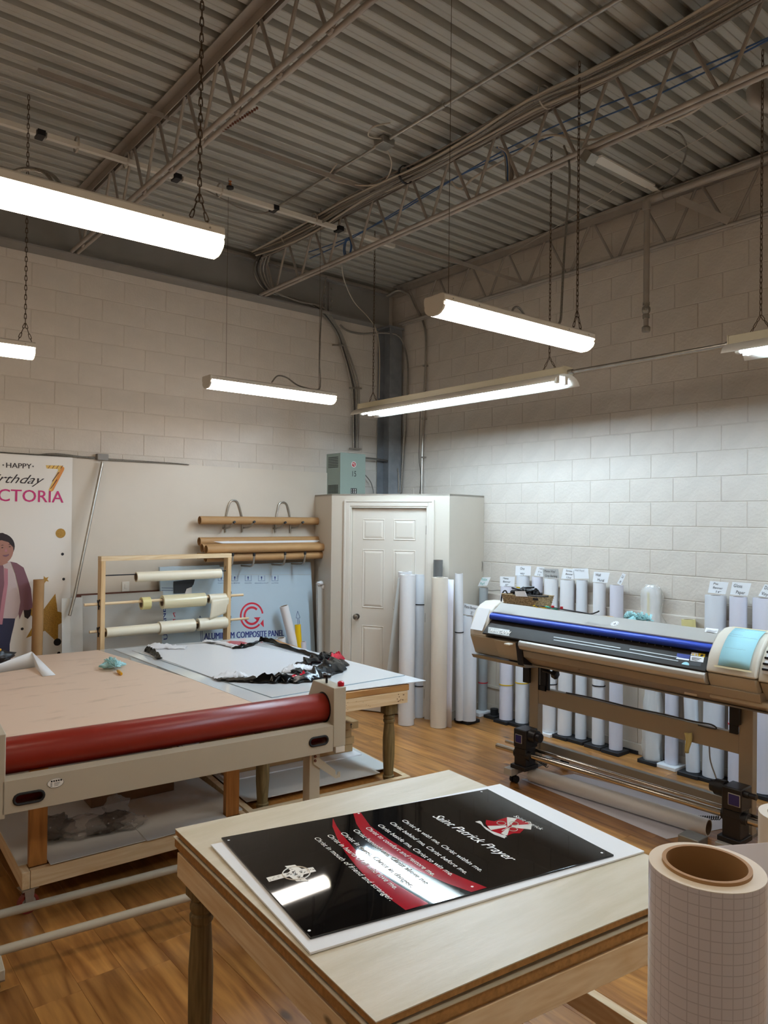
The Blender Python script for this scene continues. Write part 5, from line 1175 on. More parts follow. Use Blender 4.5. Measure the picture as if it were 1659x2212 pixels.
# rolls by the closet
roll('standing_roll', 'tall white roll before the closet door, left of the others', AZ(877, 1564, .002), V((0, 0, 1.452))+AZ(877, 1564, .002)+V((.02, .02, 0)), .078, 'paper_white')
roll('standing_roll', 'slim tied roll with black bands, between the two thick rolls at the closet', AZ(905, 1548, .002), AZ(905, 1548, .002)+V((.0, .0, 1.44)), .058, 'paper_cool', ties=((.79, 'rubber_black'), (.22, 'rubber_black')))
roll('standing_roll', 'white roll mostly hidden at the back against the closet door casing', V((-.86, -1.35, .002)), V((-.90, -1.32, 1.47)), .07, 'paper_white')
roll('standing_roll', 'grey silver tube rising highest among the closet rolls', V((-.73, -1.62, .002)), V((-.73, -1.62, 1.60)), .046, 'silver_core', core=.038)
roll('standing_roll', 'thick cream roll in front of the closet corner', AZ(947, 1569, .002), AZ(947, 1569, .002)+V((.012, .012, 1.435)), .080, 'paper_cream')
o_ = AZ(968, 1572, .003); ot = AZ(968, 1572, .003)+V((.01, .01, 1.43))
single('loose_sheet', MB().grid(lambda u, v: V((o_.x+.015*u+.01*v, o_.y+.10-.13*u, .003+1.42*v)), 4, 6), 'paper_lav', 'loose lavender sheet edge hanging right of the thick cream roll', 'sheet', solid=.002)
roll('standing_roll', 'thin half unrolled white roll with a black clip against the closet side', V((-.58, -1.79, .035)), V((-.60, -1.78, 1.47)), .040, 'paper_white', core=.03, ties=((.60, 'rubber_black'),))
single('translucent_sheet', MB().prism([AZ(832, 1480, .35), AZ(861, 1540, .02), V((-1.05, -1.45, 1.43)), V((-1.09, -1.43, 1.42))], (.002, -.002, 0)), 'coro_white', 'narrow translucent sheet leaning on the closet door beside the first roll', 'sheet')
t = roll('banner_roll', 'white roll tagged matte banner 35 standing alone before the closet side', AZ(1012, 1555, .032), AZ(1012, 1555, .032)+V((.01, .01, 1.02)), .073, 'paper_cool')
card(t, [(1002, 1303), (1034, 1309), (1030, 1331), (998, 1326)], -.54, [('Matte Banner', .08, .92), ('35"', .55, .75)])
q = AZ(1012, 1560, 0); single('roll_stand_pad', MB().bx(q.x-.09, q.x+.09, q.y-.07, q.y+.11, 0, .03), 'pad_black', 'black square pad under the roll tagged matte banner 35', 'pad', bevel=.004)
q = AZ(1035, 1545, 0); single('foam_pad', MB().bx(q.x-.06, q.x+.12, q.y-.06, q.y+.06, 0, .04), 'foam_white', 'white foam block beside the pad of the matte banner 35 roll', 'pad', bevel=.004)
q = AZ(982, 1545, 0); single('roll_stand_pad', MB().bx(q.x-.05, q.x+.07, q.y-.04, q.y+.08, 0, .03), 'pad_black', 'black pad at the closet side under the half unrolled white roll', 'pad')
t = roll('silver_roll', 'slim silver grey roll tagged window perf with a red band by the closet side', AZ(1038, 1533, .03)+V((-.01, -.04, 0)), AZ(1038, 1533, .03)+V((-.01, -.035, 1.27)), .046, 'grey_vinyl', ties=((.23, 'tie_red'), (.74, 'rubber_black')))
card(t, [(1042, 1247), (1060, 1247), (1052, 1265), (1032, 1266)], -.17, [('Window', .1, .8), ('Perf', .2, .75)], ink='ink_teal')
cable('closet_side_wire', 'grey wire hanging down the wall beside the closet corner', [AX(1037, 1206, -.03), AX(1042, 1216, -.03), AX(1041, 1232, -.03), AX(1037, 1250, -.03), AX(1036, 1275, -.03)], .005, 'cable_grey')
cable('ledge_cable', 'pale cable drooping on the ledge beside the silver roll', [AX(1046, 1270, -.055), AX(1060, 1276, -.06), AX(1078, 1275, -.06), AX(1100, 1280, -.06)], .004, 'cable_grey')
sk = thing('wall_outlet', 'white double wall outlet low on the right wall panelling', 'outlet', AX(1468, 1587, -.025))
q = AX(1468, 1587, -.025); part('plate', MB().bx(-.030, -.024, q.y-.035, q.y+.035, q.z-.057, q.z+.057), 'label_white', sk, bevel=.002)
part('sockets', MB().bx(-.0312, -.030, q.y-.014, q.y-.008, q.z+.012, q.z+.03).bx(-.0312, -.030, q.y+.008, q.y+.014, q.z+.012, q.z+.03).bx(-.0312, -.030, q.y-.014, q.y-.008, q.z-.03, q.z-.012).bx(-.0312, -.030, q.y+.008, q.y+.014, q.z-.03, q.z-.012), 'label_black', sk, kind='stuff')
# ================================================================= PRINTER
mat('printer_cream', 'd2cbbd', .38, var=.01); mat('printer_tan', 'b3a58f', .42); mat('printer_grey', 'a9a6a0', .35); mat('printer_window', '2a2521', .5, spec=.2); mat('printer_blue', '2b48b0', .35, metal=.1); mat('silver_bar', 'c4c1bb', .42, metal=.55)
mat('stand_metal', 'a39684', .4, metal=.3); mat('stand_side', '8e8d89', .35, metal=.5); mat('chrome', 'c9c2b8', .16, metal=1); mat('note_blue', '9fd3de', .6); mat('tape_cream', 'd9cfa8', .4); mat('screen_blue', '2c2a66', .2); mat('wicker', 'bda47f', .7, col2='6f5a3c', scale=90, bump=.6, bscale=120); mat('warn_yellow', 'e6c51e', .4)
pr_ = thing('large_format_printer', 'wide cream and grey inkjet printer with blue front bar on a metal stand', 'printer', (-1.15, -4.0, 0))
yL, yLi, yM0, yM1, yR = -2.78, -2.95, -2.95, -4.74, -5.03
def ext(pts, y0, y1, m, nm, par=None, bevel=.004, ang=.5):
    return part(nm, MB().prism([V((x, y0, z)) for x, z in pts], (0, y1-y0, 0)), m, par or pr_, bevel=bevel, ang=ang)
main = [(-.85, .95), (-.85, 1.26), (-1.27, 1.30), (-1.30, 1.330), (-1.375, 1.282), (-1.375, 1.0), (-1.30, .95)]
ext(main, yM0, yM1, 'printer_grey', 'body')
ext([(-1.298, 1.332), (-1.302, 1.342), (-1.402, 1.279), (-1.402, 1.270)], yM0, yM1, 'printer_grey', 'top_cover', bevel=.002)
part('blue_bar', MB().tube([(-1.412, yM0+.0, 1.243), (-1.412, yM1, 1.243)], .026, 20), 'printer_blue', pr_)
ext([(-1.376, 1.225), (-1.425, 1.205), (-1.515, 1.122), (-1.515, 1.112), (-1.376, 1.112)], yM0, yM1, 'printer_window', 'window', bevel=.002)
ext([(-1.376, 1.112), (-1.515, 1.112), (-1.528, 1.10), (-1.530, 1.075), (-1.515, 1.050), (-1.485, 1.038), (-1.376, 1.035)], -3.32, yM1, 'silver_bar', 'feed_bar', bevel=.003, ang=1)
ext([(-1.376, 1.035), (-1.478, 1.034), (-1.468, .985), (-1.36, .915), (-1.30, .915), (-1.30, .95)], -3.30, yM1-.3, 'stand_metal', 'front_apron', bevel=.003)
ext([(-1.37, .905), (-1.378, .916), (-1.28, .918), (-1.28, .905)], -3.10, yM1-.3, 'stand_side', 'apron_lip', bevel=.001)
# left cover
pL = [AY(*q, yL) for q in ((1048, 1297), (1036, 1305), (1027, 1318), (1020, 1336), (1015, 1362), (1015, 1370))]
lc = [(-.85, .95), (-.85, 1.30), (-1.2, pL[0].z)]+[(p.x, p.z) for p in pL]+[(pL[-1].x+.10, pL[-1].z-.02)]
ext(lc, yL, yLi, 'printer_cream', 'left_cover', bevel=.008)
pb = [AY(*q, yL) for q in ((1015, 1370), (1026, 1408))]
hz_ = [(-.85, .93), (-.85, 1.0), (-1.3, pb[0].z), (pb[0].x, pb[0].z), (pb[1].x, pb[1].z), (pb[1].x+.05, pb[1].z-.02)]
ext(hz_, yL, -3.055, 'printer_tan', 'left_housing', bevel=.006)
h2 = [(-.85, .93), (-.85, 1.0), (-1.36, pb[0].z+.02), (pb[0].x-.03, pb[0].z-.0), (pb[1].x-.02, pb[1].z), (pb[1].x+.05, pb[1].z-.02)]
ext(h2, -3.06, -3.27, 'printer_tan', 'left_front_door', bevel=.006)
lcz = AX(1112, 1392, -1.51); part('lever', MB().c(-1.54, lcz.y+.035, lcz.z, .05, .05, .012), 'printer_cream', pr_, bevel=.004)
ext([(-1.36, pb[0].z+.03), (-1.50, pb[0].z-.0), (-1.47, pb[1].z-.02), (-1.36, pb[1].z-.03)], -3.27, -3.325, 'black_plastic', 'black_bracket')
ext([(-1.30, .90), (-1.47, .93), (-1.45, .90), (-1.30, .885)], yL-.01, -3.33, 'stand_side', 'base_tray', bevel=.002)
pn = [AX(*q, -1.405) for q in ((1028, 1322), (1052, 1326), (1040, 1362), (1020, 1360))]
part('taped_note', MB().prism([AY(1035, 1312, yL-.02)+V((-.012, 0, 0)), AY(1035, 1312, yL-.02)+V((-.012, -.13, 0)), AY(1018, 1358, yL-.02)+V((-.012, -.13, 0)), AY(1018, 1358, yL-.02)+V((-.012, 0, 0))], (-.001, 0, 0)), 'card_white', pr_)
# name plates: the words printed on the machine
a = AX(1056, 1365, -1.49); nx = V((0, -1, 0)); slope = V((-(1.425-1.515)*1.0, 0, 1.205-1.122)).normalized()
def WP(px, py, k=1): # on the sloping window
    n_ = V((-(1.205-1.122), 0, (1.515-1.425))).normalized(); return PL(px, py, V((-1.425, -4, 1.205))+n_*(.0008*k), n_)
wu = V((.09, 0, .083)).normalized()
g_ = MB().quad(WP(1055, 1354), WP(1054, 1367), WP(1100, 1374), WP(1101, 1361)); part('name_plate', MB().add(g_.v[::-1], [(0, 1, 2, 3)]), 'stand_side', pr_)
g_ = MB(); write(g_, 'Versa', WP(1057, 1364, 3), WP(1074, 1366.5, 3)-WP(1057, 1364, 3), wu, (WP(1074, 1366.5, 3)-WP(1057, 1364, 3)).length, .030, .3, .001); write(g_, 'CAMM', WP(1074.5, 1367.5, 3), WP(1100, 1371.5, 3)-WP(1074.5, 1367.5, 3), wu, (WP(1100, 1371.5, 3)-WP(1074.5, 1367.5, 3)).length, .034, .25, .001, 1, .0015)
part('name_lettering', g_, 'label_white', pr_)
cn = V((-(1.342-1.279), 0, .10)).normalized(); cu_ = V((.10, 0, .063)).normalized()
def CP(px, py, k=1): return PL(px, py, V((-1.402, -4, 1.279))+cn*(.0008*k), cn)
g_ = MB(); a = CP(1076, 1322, 2); b = CP(1113, 1327, 2); write(g_, 'SP-540V', a, b-a, cu_, (b-a).length, .028, .1, .001); part('model_lettering', g_, 'card_grey', pr_)
a = CP(1262, 1347, 2); b = CP(1312, 1353, 2); part('maker_lettering', write(MB(), 'Roland', a, b-a, cu_, (b-a).length, .03, .1, .001), 'card_grey', pr_)
q = CP(1328, 1347, 2); part('round_sticker', MB().quad(*disc(q, (0, -1, 0), cu_, .028)), 'card_white', pr_)
g_ = MB()
for i in range(10): t = i*2*PI/10; g_.tube([q+V((0, -.02*math.cos(t), 0))+cu_*.02*math.sin(t)+cn*.0008, q+V((0, -.025*math.cos(t+.3), 0))+cu_*.025*math.sin(t+.3)+cn*.0008], .0008, 4)
g_.quad(*[q+cn*.0012+V((0, -x, 0))+cu_*y for x, y in ((-.012, -.008), (-.002, .0), (.0, .014), (.006, .002), (.014, -.004), (.004, -.012))])
part('sticker_print', g_, 'ink_grey', pr_, kind='stuff')
part('cover_label', MB().prism([CP(1525, 1356, 2), CP(1552, 1359, 2), CP(1549, 1368, 2), CP(1522, 1365, 2)], cn*.0004), 'card_white', pr_)
g_ = MB(); a = CP(1526, 1361, 4); b = CP(1549, 1364, 4); write(g_, 'WARRANTY VOID', a, b-a, cu_, (b-a).length, .006, 0, .0012)
for i in range(3): g_.beam(CP(1526, 1362.3+i*1.2, 4), CP(1548-3*i, 1364.6+i*1.2, 4), .0015, .0004, up=cn)
part('label_print', g_, 'ink_black', pr_, kind='stuff')
for (pts, m_, k) in (((((1463, 1411), (1491, 1415), (1488, 1427), (1460, 1423))), 'ink_blue', 1), (((1463, 1420), (1489, 1424), (1488, 1427), (1460, 1423)), 'card_white', 2), (((1494, 1409), (1509, 1411), (1508, 1417), (1492, 1415)), 'card_white', 1), (((1510, 1411), (1524, 1413), (1522, 1420), (1508, 1417)), 'warn_yellow', 1), (((1492, 1416), (1521, 1420), (1519, 1431), (1491, 1427)), 'card_white', 1), (((1491, 1428), (1516, 1431), (1513, 1440), (1489, 1437)), 'label_black', 1)):
    part('warning_sticker', MB().prism([WP(x, y, k) for x, y in pts], V((-.679, 0, .734))*.0003), m_, pr_)
g_ = MB()
for (x, y) in ((1497, 1413), (1504, 1414)): g_.quad(WP(x-2, y+2, 3), WP(x+2, y+2.4, 3), WP(x+.3, y-2.5, 3))
part('warning_triangle', g_, 'warn_yellow', pr_)
g_ = MB()
for i in range(3): g_.beam(WP(1494, 1419.5+i*2.5, 4), WP(1515-i*4, 1422.5+i*2.5, 4), .003, .0004, up=(-.68, 0, .73))
g_.quad(WP(1512, 1417, 3), WP(1517, 1418.5, 3), WP(1520, 1415, 3), WP(1516, 1412.8, 3))
part('warning_print', g_, 'ink_black', pr_, kind='stuff')
q = WP(1480, 1436, 2); part('blue_dome_sticker', MB().quad(*[q+V((0, -.024*math.cos(t), 0))+wu*.022*math.sin(t) for t in [PI*i/12 for i in range(13)]]), 'note_blue', pr_)
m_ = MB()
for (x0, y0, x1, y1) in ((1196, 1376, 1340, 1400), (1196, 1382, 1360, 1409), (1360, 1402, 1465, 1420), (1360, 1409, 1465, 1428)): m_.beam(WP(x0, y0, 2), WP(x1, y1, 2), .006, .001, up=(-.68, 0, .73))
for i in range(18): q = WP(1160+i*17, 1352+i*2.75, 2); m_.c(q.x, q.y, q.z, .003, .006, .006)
part('window_reflection_marks', m_, 'stand_side', pr_, kind='stuff') if False else part('painted_reflections', m_, 'stand_side', pr_, kind='stuff')  # reflections on the window, painted in as thin grey strips and dots
m_ = MB()
for (x, y) in ((1251, 1446), (1384, 1470), (1133, 1424)): q = PL(x, y, V((-1.415, -4, .95)), V((-.53, 0, -.85)).normalized()*1.0) if False else AX(x, y, -1.43); m_.cyl(q+V((-.01, 0, 0)), q+V((.01, 0, 0)), .007, 8)
part('screw', m_, 'chrome', pr_, kind='stuff')
q = AX(1493, 1492, -1.40); part('rating_label', MB().prism([AX(1480, 1487, -1.425), AX(1507, 1492, -1.425), AX(1505, 1504, -1.405), AX(1478, 1499, -1.405)], (-.001, 0, 0)), 'printer_cream', pr_)
# right cover
pR = [AY(*q, yM1) for q in ((1565, 1355), (1550, 1368), (1539, 1388), (1530, 1412), (1525, 1440), (1524, 1450))]
rc = [(-.85, .98), (-.85, 1.27), (-1.15, pR[0].z-.01), (pR[0].x+.06, pR[0].z)]+[(p.x, p.z) for p in pR]
pR2 = [AY(*q, yM1) for q in ((1528, 1465), (1536, 1494))]
ext(rc+[(-1.3, pR[-1].z-.012)], yM1, yR, 'printer_cream', 'right_cover', bevel=.010)
ext([(-.85, .99), (-.85, 1.12), (pR[-1].x+.012, pR[-1].z-.006)]+[(p.x, p.z) for p in pR2], yM1-.004, yR+.004, 'printer_tan', 'right_housing', bevel=.008)
# control section
ct_ = [(x+.025, z-.012) for x, z in rc]
ext(ct_+[(-1.28, pR[-1].z-.03)], yR, -5.42, 'printer_cream', 'control_cover', bevel=.008)
ext([(-.85, .99), (-.85, 1.1), (pR[-1].x+.05, pR[-1].z-.02), (pR2[-1].x+.05, pR2[-1].z)], yR, -5.42, 'printer_tan', 'control_housing', bevel=.006)
tr0 = AY(1533, 1500, yM1+.005)
ext([(-.85, .93), (-.85, .985), (tr0.x-.005, tr0.z+.012), (tr0.x-.008, tr0.z-.016), (tr0.x+.03, tr0.z-.028)], yM1+.005, -5.44, 'printer_tan', 'right_tray', bevel=.006)
# keypad
def prof_pt(i, t, y, off): 
    a = rc[i]; b = rc[i+1]; x = a[0]+(b[0]-a[0])*t; z = a[1]+(b[1]-a[1])*t; d = V((b[0]-a[0], 0, b[1]-a[1])).normalized(); n = V((d.z, 0, -d.x)); n = n if n.x < 0 else -n
    return V((x, y, z))+n*off
# note sheet following the cover
g_ = MB(); ys = (yM1-.075, yR+.035); rows = []
segs = [(4, .1), (4, .6), (5, .2), (5, .7), (6, .2), (6, .7), (7, .2), (7, .75)]
for (i, t_) in segs: rows.append([prof_pt(i, t_, ys[0], .013), prof_pt(i, t_, ys[1]-.0, .013)])
g_.rings(rows, close=False, cap=False); nb = part('blue_note', g_, 'note_blue', pr_, solid=.0006)
g_ = MB(); rr2 = random.Random(8)
for (i, t_, u0, u1) in ((4, .35, .05, .5), (4, .55, .05, .4), (5, .05, .02, .45), (5, .25, .03, .95), (6, .35, .08, .75), (4, .2, .05, .25)):
    p_a = prof_pt(i, t_, ys[0]+(ys[1]-ys[0])*u0, .0145); p_b = prof_pt(i, t_, ys[0]+(ys[1]-ys[0])*u1, .0145); n = 26
    pts = [p_a.lerp(p_b, k/n)+V((0, 0, rr2.uniform(-.0016, .0016))) for k in range(n+1)]
    g_.tube(pts, .0004, 3, cap=False)
part('note_handwriting', g_, 'ink_grey', pr_, kind='stuff')
for (i, t_) in ((7, .8), (4, .05)):
    part('tape_strip', MB().prism([prof_pt(i, t_, ys[0]+.02, .0145), prof_pt(i, t_, ys[1]-.015, .0145), prof_pt(i, t_+.12, ys[1]-.015, .0145), prof_pt(i, t_+.12, ys[0]+.02, .0145)], (-.0004, 0, 0)), 'tape_cream', pr_)
kb = [[prof_pt(i, t_, y_, -.008) for y_ in (-5.06, -5.30)] for (i, t_) in ((5, .3), (6, .3), (7, .2), (7, .8))]
part('key_panel', MB().rings(kb, close=False, cap=False), 'card_white', pr_, solid=.002)
g_ = MB()
for (i, t_) in ((5, .6), (6, .1), (6, .6), (7, .1), (7, .5)):
    for k in range(3):
        c_ = prof_pt(i, t_, -5.075-.06*k, -.004); part('key', MB().c(c_.x, c_.y, c_.z, .008, .04, .012), 'ink_blue' if k == 1 else 'label_black', pr_, bevel=.002)
# stand
for nm_, px, s in (('L', 1143, 1), ('R', 1596, 1)):
    q = AX(px, 1560, -1.18); y0 = q.y
    part('leg', MB().bx(-1.18, -1.12, y0-.085, y0, .10, .92), 'stand_metal', pr_, bevel=.003)
    part('foot', MB().bx(-1.47, -.72, y0-.075, y0-.01, .072, .115), 'stand_side', pr_, bevel=.003)
    part('foot_cap', MB().bx(-1.475, -1.40, y0-.077, y0+.0, .068, .119), 'printer_grey', pr_, bevel=.003)
    for x in (-1.40, -.78):
        for dy in (-.018, .018): part('caster', MB().cyl((x, y0-.043+dy-.009, .027), (x, y0-.043+dy+.009, .027), .027, 18), 'rubber_black', pr_)
        part('caster_stem', MB().lathe([(.016, .04), (.016, .075)], (x, y0-.043, 0), 12), 'black_metal', pr_)
    part('black_plate', MB().bx(-1.20, -1.18, y0-.20 if nm_ == 'L' else y0+.0, y0-.12 if nm_ == 'L' else y0+.05, .70, .90), 'black_metal', pr_)
    if nm_ == 'L': yl0 = y0-.085
    else: yr0 = y0
part('crossbar', MB().bx(-1.175, -1.13, yr0, yl0, .575, .70), 'stand_metal', pr_, bevel=.003)
a = AX(1170, 1602, -1.16); b = AX(1545, 1722, -1.16); zc_ = (a.z+b.z)/2-.03
part('lower_crossbar', MB().bx(-1.16, -1.12, yr0, yl0, zc_-.04, zc_+.035), 'stand_side', pr_, bevel=.003)
part('slotted_plate', (lambda y: MB().bx(-1.205, -1.20, y-.01, y+.0, .69, .88).bx(-1.205, -1.20, y-.075, y-.065, .69, .88).bx(-1.205, -1.20, y-.075, y, .87, .88).bx(-1.205, -1.20, y-.075, y, .69, .73))(yl0-.02), 'black_metal', pr_)
q = AX(1196, 1455, -1.25); part('clamp_knob', MB().cyl(q+V((0, .10, .01)), q, .012, 10).tube([q+V((0, .012, 0)), q+V((0, .005, 0)), q+V((0, -.03, -.01)), q+V((0, -.035, -.01))], [.012, .032, .034, .02], 6), 'black_plastic', pr_)
for px in (1139, 1590): q = AX(px, 1455 if px < 1200 else 1540, -1.20); part('black_clip', MB().bx(-1.22, -1.19, q.y-.03, q.y+.03, q.z-.07, q.z+.06), 'black_plastic', pr_, bevel=.004)
# power cord on the crossbar
part('cord', MB().tube(cat([(-1.16, yl0-.25, .705), (-1.15, yl0-.5, .708), (-1.16, yl0-.8, .706), (-1.15, yl0-1.05, .708), (-1.165, yl0-1.25, .71), (-1.18, yl0-1.38, .72), (-1.2, yl0-1.42, .705), (-1.19, yl0-1.3, .70)]), .005, 6), 'cable_dark', pr_)
part('cord', MB().tube(cat([AX(1532, 1595, -1.1), AX(1534, 1640, -1.05), AX(1545, 1675, -1.1), AX(1552, 1695, -1.2)]), .0045, 6), 'cable_grey', pr_)
# take-up unit
tu = thing('take_up_unit', 'chrome take-up rods with black motor blocks low in front of the printer', 'take-up unit', (-1.38, -3.9, 0))
rA0, rA1 = AX(1074, 1611, -1.385), AX(1650, 1783, -1.385); zA = (rA0.z+rA1.z)/2; 
part('front_rod', MB().cyl((-1.385, rA0.y, rA0.z), (-1.385, rA1.y, rA1.z), .022, 20), 'chrome', tu)
rB0, rB1 = AX(1093, 1601, -1.30), AX(1590, 1751, -1.30)
part('rear_rod', MB().cyl((-1.30, rB0.y, rB0.z), (-1.30, rB1.y-.35, rB1.z), .013, 16), 'chrome', tu)
for s, (mx0, mx1, my0, my1, scr) in ((0, (1109, 1136, 1576, 1617, (1114, 1126, 1588, 1604))), (1, (1558, 1601, 1702, 1752, (1574, 1597, 1717, 1740)))):
    X0 = -1.43; a = AX(mx0, (my0+my1)/2, X0); b = AX(mx1, (my0+my1)/2, X0); zt2 = AX((mx0+mx1)/2, my0, X0).z; zb2 = AX((mx0+mx1)/2, my1, X0).z
    part('motor_case', MB().bx(X0, X0+.14, b.y, a.y, zb2, zt2), 'black_plastic', tu, bevel=.008)
    c_ = (scr[0]+scr[1])/2, (scr[2]+scr[3])/2; a2 = AX(scr[0], c_[1], X0-.003); b2 = AX(scr[1], c_[1], X0-.003); z2t = AX(c_[0], scr[2], X0-.003).z; z2b = AX(c_[0], scr[3], X0-.003).z
    part('screen_frame', MB().bx(X0-.004, X0, b2.y-.004, a2.y+.004, z2b-.004, z2t+.004), 'card_grey', tu)
    part('screen', MB().bx(X0-.006, X0-.004, b2.y, a2.y, z2b, z2t), 'screen_blue', tu)
    part('arm', MB().bx(X0+.01, X0+.13, b.y+.01, a.y-.0, .12, zb2), 'black_metal', tu, bevel=.006)
    yk = (b.y if s == 0 else a.y); dk = -1 if s == 0 else 1
    part('motor_end', MB().tube([(X0+.06, yk, (zt2+zb2)/2+.03), (X0+.06, yk+dk*.06, (zt2+zb2)/2+.03), (X0+.06, yk+dk*.062, (zt2+zb2)/2+.03), (X0+.06, yk+dk*.09, (zt2+zb2)/2+.03)], [.05, .048, .036, .034], 18), 'black_plastic', tu)
    part('rod_clamp', MB().cyl((-1.385, a.y+.01, rA0.z+(rA1.z-rA0.z)*s), (-1.385, b.y-.02, rA0.z+(rA1.z-rA0.z)*s), .036, 18), 'black_metal', tu)
    part('clamp_base', MB().bx(-1.44, -1.28, b.y-.0, a.y+.02, .119, .15), 'black_metal', tu, bevel=.004)
    if s == 1:
        kz_ = (zt2+zb2)/2+.0; part('silver_knob', MB().tube([(X0+.04, b.y, kz_+.04), (X0+.04, b.y-.03, kz_+.04), (X0+.04, b.y-.031, kz_+.04), (X0+.04, b.y-.07, kz_+.04)], [.02, .02, .016, .018], 14), 'black_plastic', tu)
def coil(a, b, r, n, m, par):
    a, b = V(a), V(b); d = (b-a); pts = []
    for i in range(n*10+1):
        t_ = i/(n*10); th = 2*PI*n*t_; pts.append(a+d*t_+V((r*math.cos(th), 0, r*math.sin(th))))
    return part('coiled_lead', MB().tube(pts, .0028, 5), m, par)
coil(AZ(1160, 1640, .16), AZ(1182, 1655, .13), .012, 7, 'black_plastic', tu)
coil(AZ(1508, 1766, .08), AZ(1555, 1767, .12), .012, 10, 'black_plastic', tu)
fb = AZ(1540, 1800, .02); part('foot_block', MB().bx(-1.52, -1.40, fb.y-.10, fb.y+.03, .035, .105), 'stand_side', tu, bevel=.006)
part('floor_lead', MB().tube(cat([AZ(1640, 1792, .20), AZ(1643, 1820, .08), AZ(1632, 1842, .006), AZ(1606, 1854, .006), AZ(1575, 1858, .006)]), .005, 6), 'black_plastic', tu)
# things on top of the printer
bk = thing('wicker_basket', 'woven tan basket of black cables on top of the printer at its left', 'basket', (-1.18, -2.99, 1.302))
k0 = AX(1087, 1303, -1.27); k1 = AX(1158, 1303, -1.27)
yb0, yb1 = k0.y-.01, k1.y; 
bb_ = MB(); lo = [(-1.27, yb0-.01), (-1.27, yb1+.015), (-1.08, yb1+.015), (-1.08, yb0-.01)]; hi = [(-1.285, yb0+.015), (-1.285, yb1-.01), (-1.065, yb1-.01), (-1.065, yb0+.015)]
zb3 = 1.302; zt3 = AX(1128, 1287, -1.28).z
bb_.rings([[V((x, y, zb3)) for x, y in lo], [V((x, y, zt3)) for x, y in hi], [V((x+(.006 if x < -1.2 else -.006), y+(-.006 if y > -2.95 else .006), zt3)) for x, y in hi], [V((x+(.006 if x < -1.2 else -.006), y+(-.006 if y > -2.95 else .006), zb3+.01)) for x, y in lo]], cap=False)
bb_.quad(*[V((x, y, zb3+.004)) for x, y in lo])
part('woven_wall', bb_, 'wicker', bk, ang=.4)
w_ = MB()
for j in range(7):
    z = zb3+.01+(zt3-zb3-.012)*j/6; t_ = j/6; w_.tube([V((a[0]+(b[0]-a[0])*t_, a[1]+(b[1]-a[1])*t_, z)) for a, b in zip(lo, hi)], .0045, 5, cyc=True)
part('weave_band', w_, 'wicker', bk, kind='stuff')
hq = AX(1160, 1296, -1.29); part('handle_slot', MB().c(-1.2835, hq.y+.02, hq.z+.004, .008, .05, .018), 'black_plastic', bk, bevel=.003)
cb2 = thing('cable_heap', 'tangle of black leads and plugs heaped in the wicker basket', 'cables', (-1.18, -2.97, zt3))
r_ = random.Random(21)
for i in range(12):
    pts = [V((-1.17+r_.uniform(-.08, .08), (yb0+yb1)/2+.03+r_.uniform(-.14, .12), zt3+r_.uniform(-.02, .055))) for _ in range(5)]
    part('lead', MB().tube(cat(pts, 5), .005+.002*(i % 3), 6), 'black_plastic' if i % 4 else 'rubber_black', cb2)
part('adapter', MB().c(-1.17, yb0-.16, zt3+.02, .05, .10, .05), 'black_plastic', cb2, bevel=.006)
part('yellow_tag', MB().c(-1.22, yb0-.10, zt3+.05, .01, .03, .018), 'warn_yellow', cb2)
part('lead', MB().tube(cat([AX(1082, 1305, -1.25), AX(1085, 1283, -1.25), AX(1092, 1276, -1.25), AX(1099, 1290, -1.25)]), .006, 6), 'black_plastic', cb2)
part('lead', MB().tube(cat([AX(1130, 1285, -1.28), AX(1150, 1287, -1.28), AX(1168, 1288, -1.28), AX(1184, 1288, -1.28)]), .008, 6), 'black_plastic', cb2)
part('paper', MB().prism([AX(1112, 1277, -1.292), AX(1134, 1277, -1.292), AX(1139, 1289, -1.292), AX(1114, 1288, -1.292)], (.002, 0, 0)), 'card_white', cb2)
bg = thing('bungee_cords', 'black green and yellow elastic ties strung along the printer top', 'ties', (-1.3, -3.6, 1.34))
def TP(px, py): return AX(px, py, -1.302)
part('yellow_tie', MB().tube(cat([TP(1152, 1309), TP(1160, 1308), TP(1175, 1313), TP(1180, 1309), TP(1178, 1314), TP(1165, 1314), TP(1157, 1310)]), .0045, 6), 'warn_yellow', bg)
part('black_tie', MB().tube(cat([TP(1157, 1308), TP(1180, 1311), TP(1202, 1314), TP(1225, 1318), TP(1250, 1322), TP(1275, 1326), TP(1288, 1323), TP(1294, 1320)]), .0055, 6), 'black_plastic', bg)
part('green_tie', MB().tube(cat([TP(1178, 1310), TP(1190, 1313), TP(1204, 1316)]), .0065, 6), 'ink_green', bg)
for px, py in ((1194, 1312), (1213, 1314)): q = TP(px, py); part('red_clip', MB().c(q.x, q.y, q.z+.004, .015, .02, .018), 'tie_red', bg, bevel=.003)
q1 = AX(1307, 1329, -1.25); q2 = AX(1400, 1338, -1.25)
dq = duster(V((-1.2, AX(1375, 1332, -1.2).y, 1.303)), PI/2, 'blue fluffy duster with yellow handle lying on top of the printer', tail='yellow_plastic')
# paper roll on the floor
fs = single('floor_sheet', MB().prism([AZ(*q, .003) for q in ((1127, 1683), (1440, 1812), (1560, 1790), (1600, 1765), (1240, 1672))], (0, 0, -.002)), 'paper_lav', 'white sheet spread on the floor beneath the printer take-up', 'sheet')
a = AZ(1147, 1672, .058); b = AZ(1531, 1788, .058); b.x = a.x+(b.x-a.x)
roll('floor_roll', 'long grey white roll lying on the floor before the printer', a, b, .054, 'paper_white', core=.048)
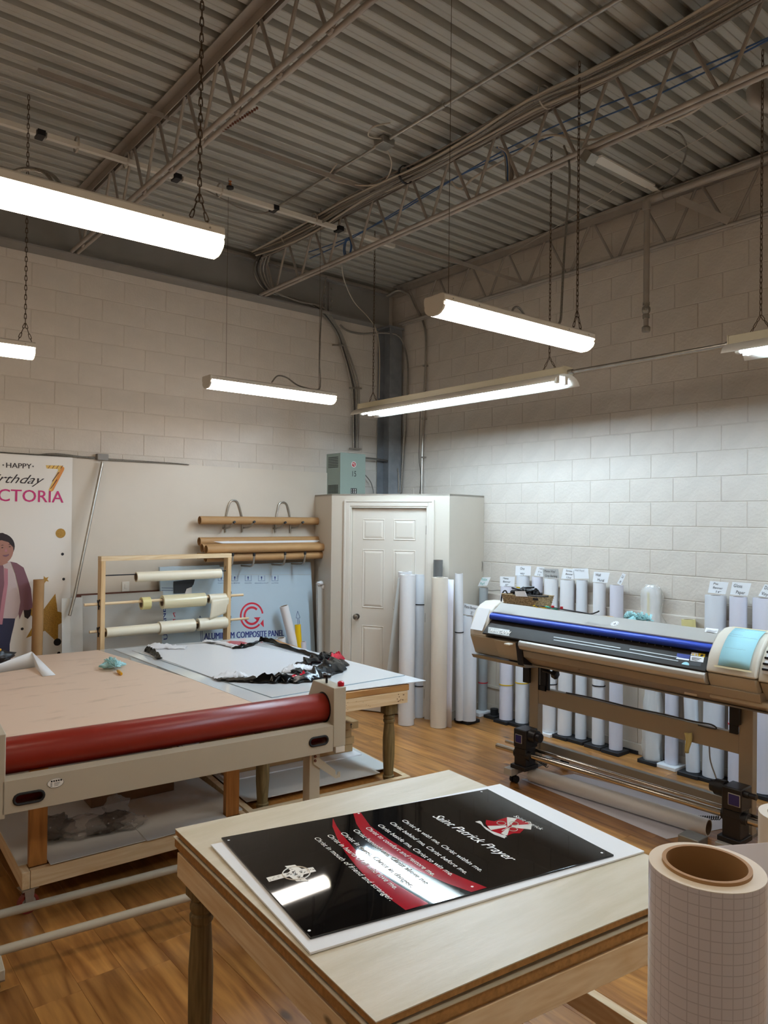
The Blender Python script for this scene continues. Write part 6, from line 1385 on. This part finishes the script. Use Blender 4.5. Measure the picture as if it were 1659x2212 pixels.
# ================================================================= FOREGROUND ROLLS
def grid_paper():
    m, nt, b = base('grid_paper'); L = nt.links.new
    tc = N(nt, 'ShaderNodeTexCoord'); sp_ = N(nt, 'ShaderNodeSeparateXYZ'); L(tc.outputs['Object'], sp_.inputs[0])
    at = N(nt, 'ShaderNodeMath', operation='ARCTAN2'); L(sp_.outputs[1], at.inputs[0]); L(sp_.outputs[0], at.inputs[1])
    outs = []
    for src, k in ((at.outputs[0], .056/.0104), (sp_.outputs[2], 1/.0104)):
        mu = N(nt, 'ShaderNodeMath', operation='MULTIPLY'); mu.inputs[1].default_value = k; L(src, mu.inputs[0])
        pp_ = N(nt, 'ShaderNodeMath', operation='PINGPONG'); pp_.inputs[1].default_value = .5; L(mu.outputs[0], pp_.inputs[0])
        lt = N(nt, 'ShaderNodeMapRange'); lt.inputs[1].default_value = .02; lt.inputs[2].default_value = .07; L(pp_.outputs[0], lt.inputs[0]); outs.append(lt.outputs[0])
    mn = N(nt, 'ShaderNodeMath', operation='MINIMUM'); L(outs[0], mn.inputs[0]); L(outs[1], mn.inputs[1])
    mx = N(nt, 'ShaderNodeMix', data_type='RGBA'); mx.inputs[6].default_value = lin('c3bec6'); mx.inputs[7].default_value = lin('dedae1'); L(mn.outputs[0], mx.inputs[0]); L(mx.outputs[2], b.inputs['Base Color']); b.inputs['Roughness'].default_value = .28
grid_paper()
tp = AD(1526, 1872, .752); 
nr = thing('grid_backed_roll', 'large foreground roll of white film with faint grid backing and brown core', 'roll', (tp.x, tp.y, 0))
part('wound_sheet', MB().ring((tp.x, tp.y, .002), (tp.x, tp.y, tp.z), .0555, .0425, 64), 'grid_paper', nr)
part('wound_edge', MB().ring((tp.x, tp.y, tp.z-.0004), (tp.x, tp.y, tp.z+.0006), .0553, .042, 64), 'paper_cream', nr)
part('core', MB().ring((tp.x, tp.y, .002), (tp.x, tp.y, tp.z+.004), .0425, .0385, 64), 'kraft', nr)
rv = R_.copy(); rv.z = 0; rv.normalize(); fv = V((_f.x, _f.y, 0)).normalized()
def tail(u, v):
    p = V((tp.x, tp.y, 0))+fv*(.050+.02*u)+rv*(.02+.12*u); return V((p.x, p.y, .002+(tp.z-.004)*v))
part('loose_tail', MB().grid(tail, 6, 4), 'paper_lav', nr, solid=.0006)
t2 = AD(1712, 1760, 1.25)
roll('foreground_roll', 'second cream roll just entering the photo at the lower right edge', (t2.x, t2.y, .002), (t2.x, t2.y, t2.z), .052, 'paper_cream', core=.038)
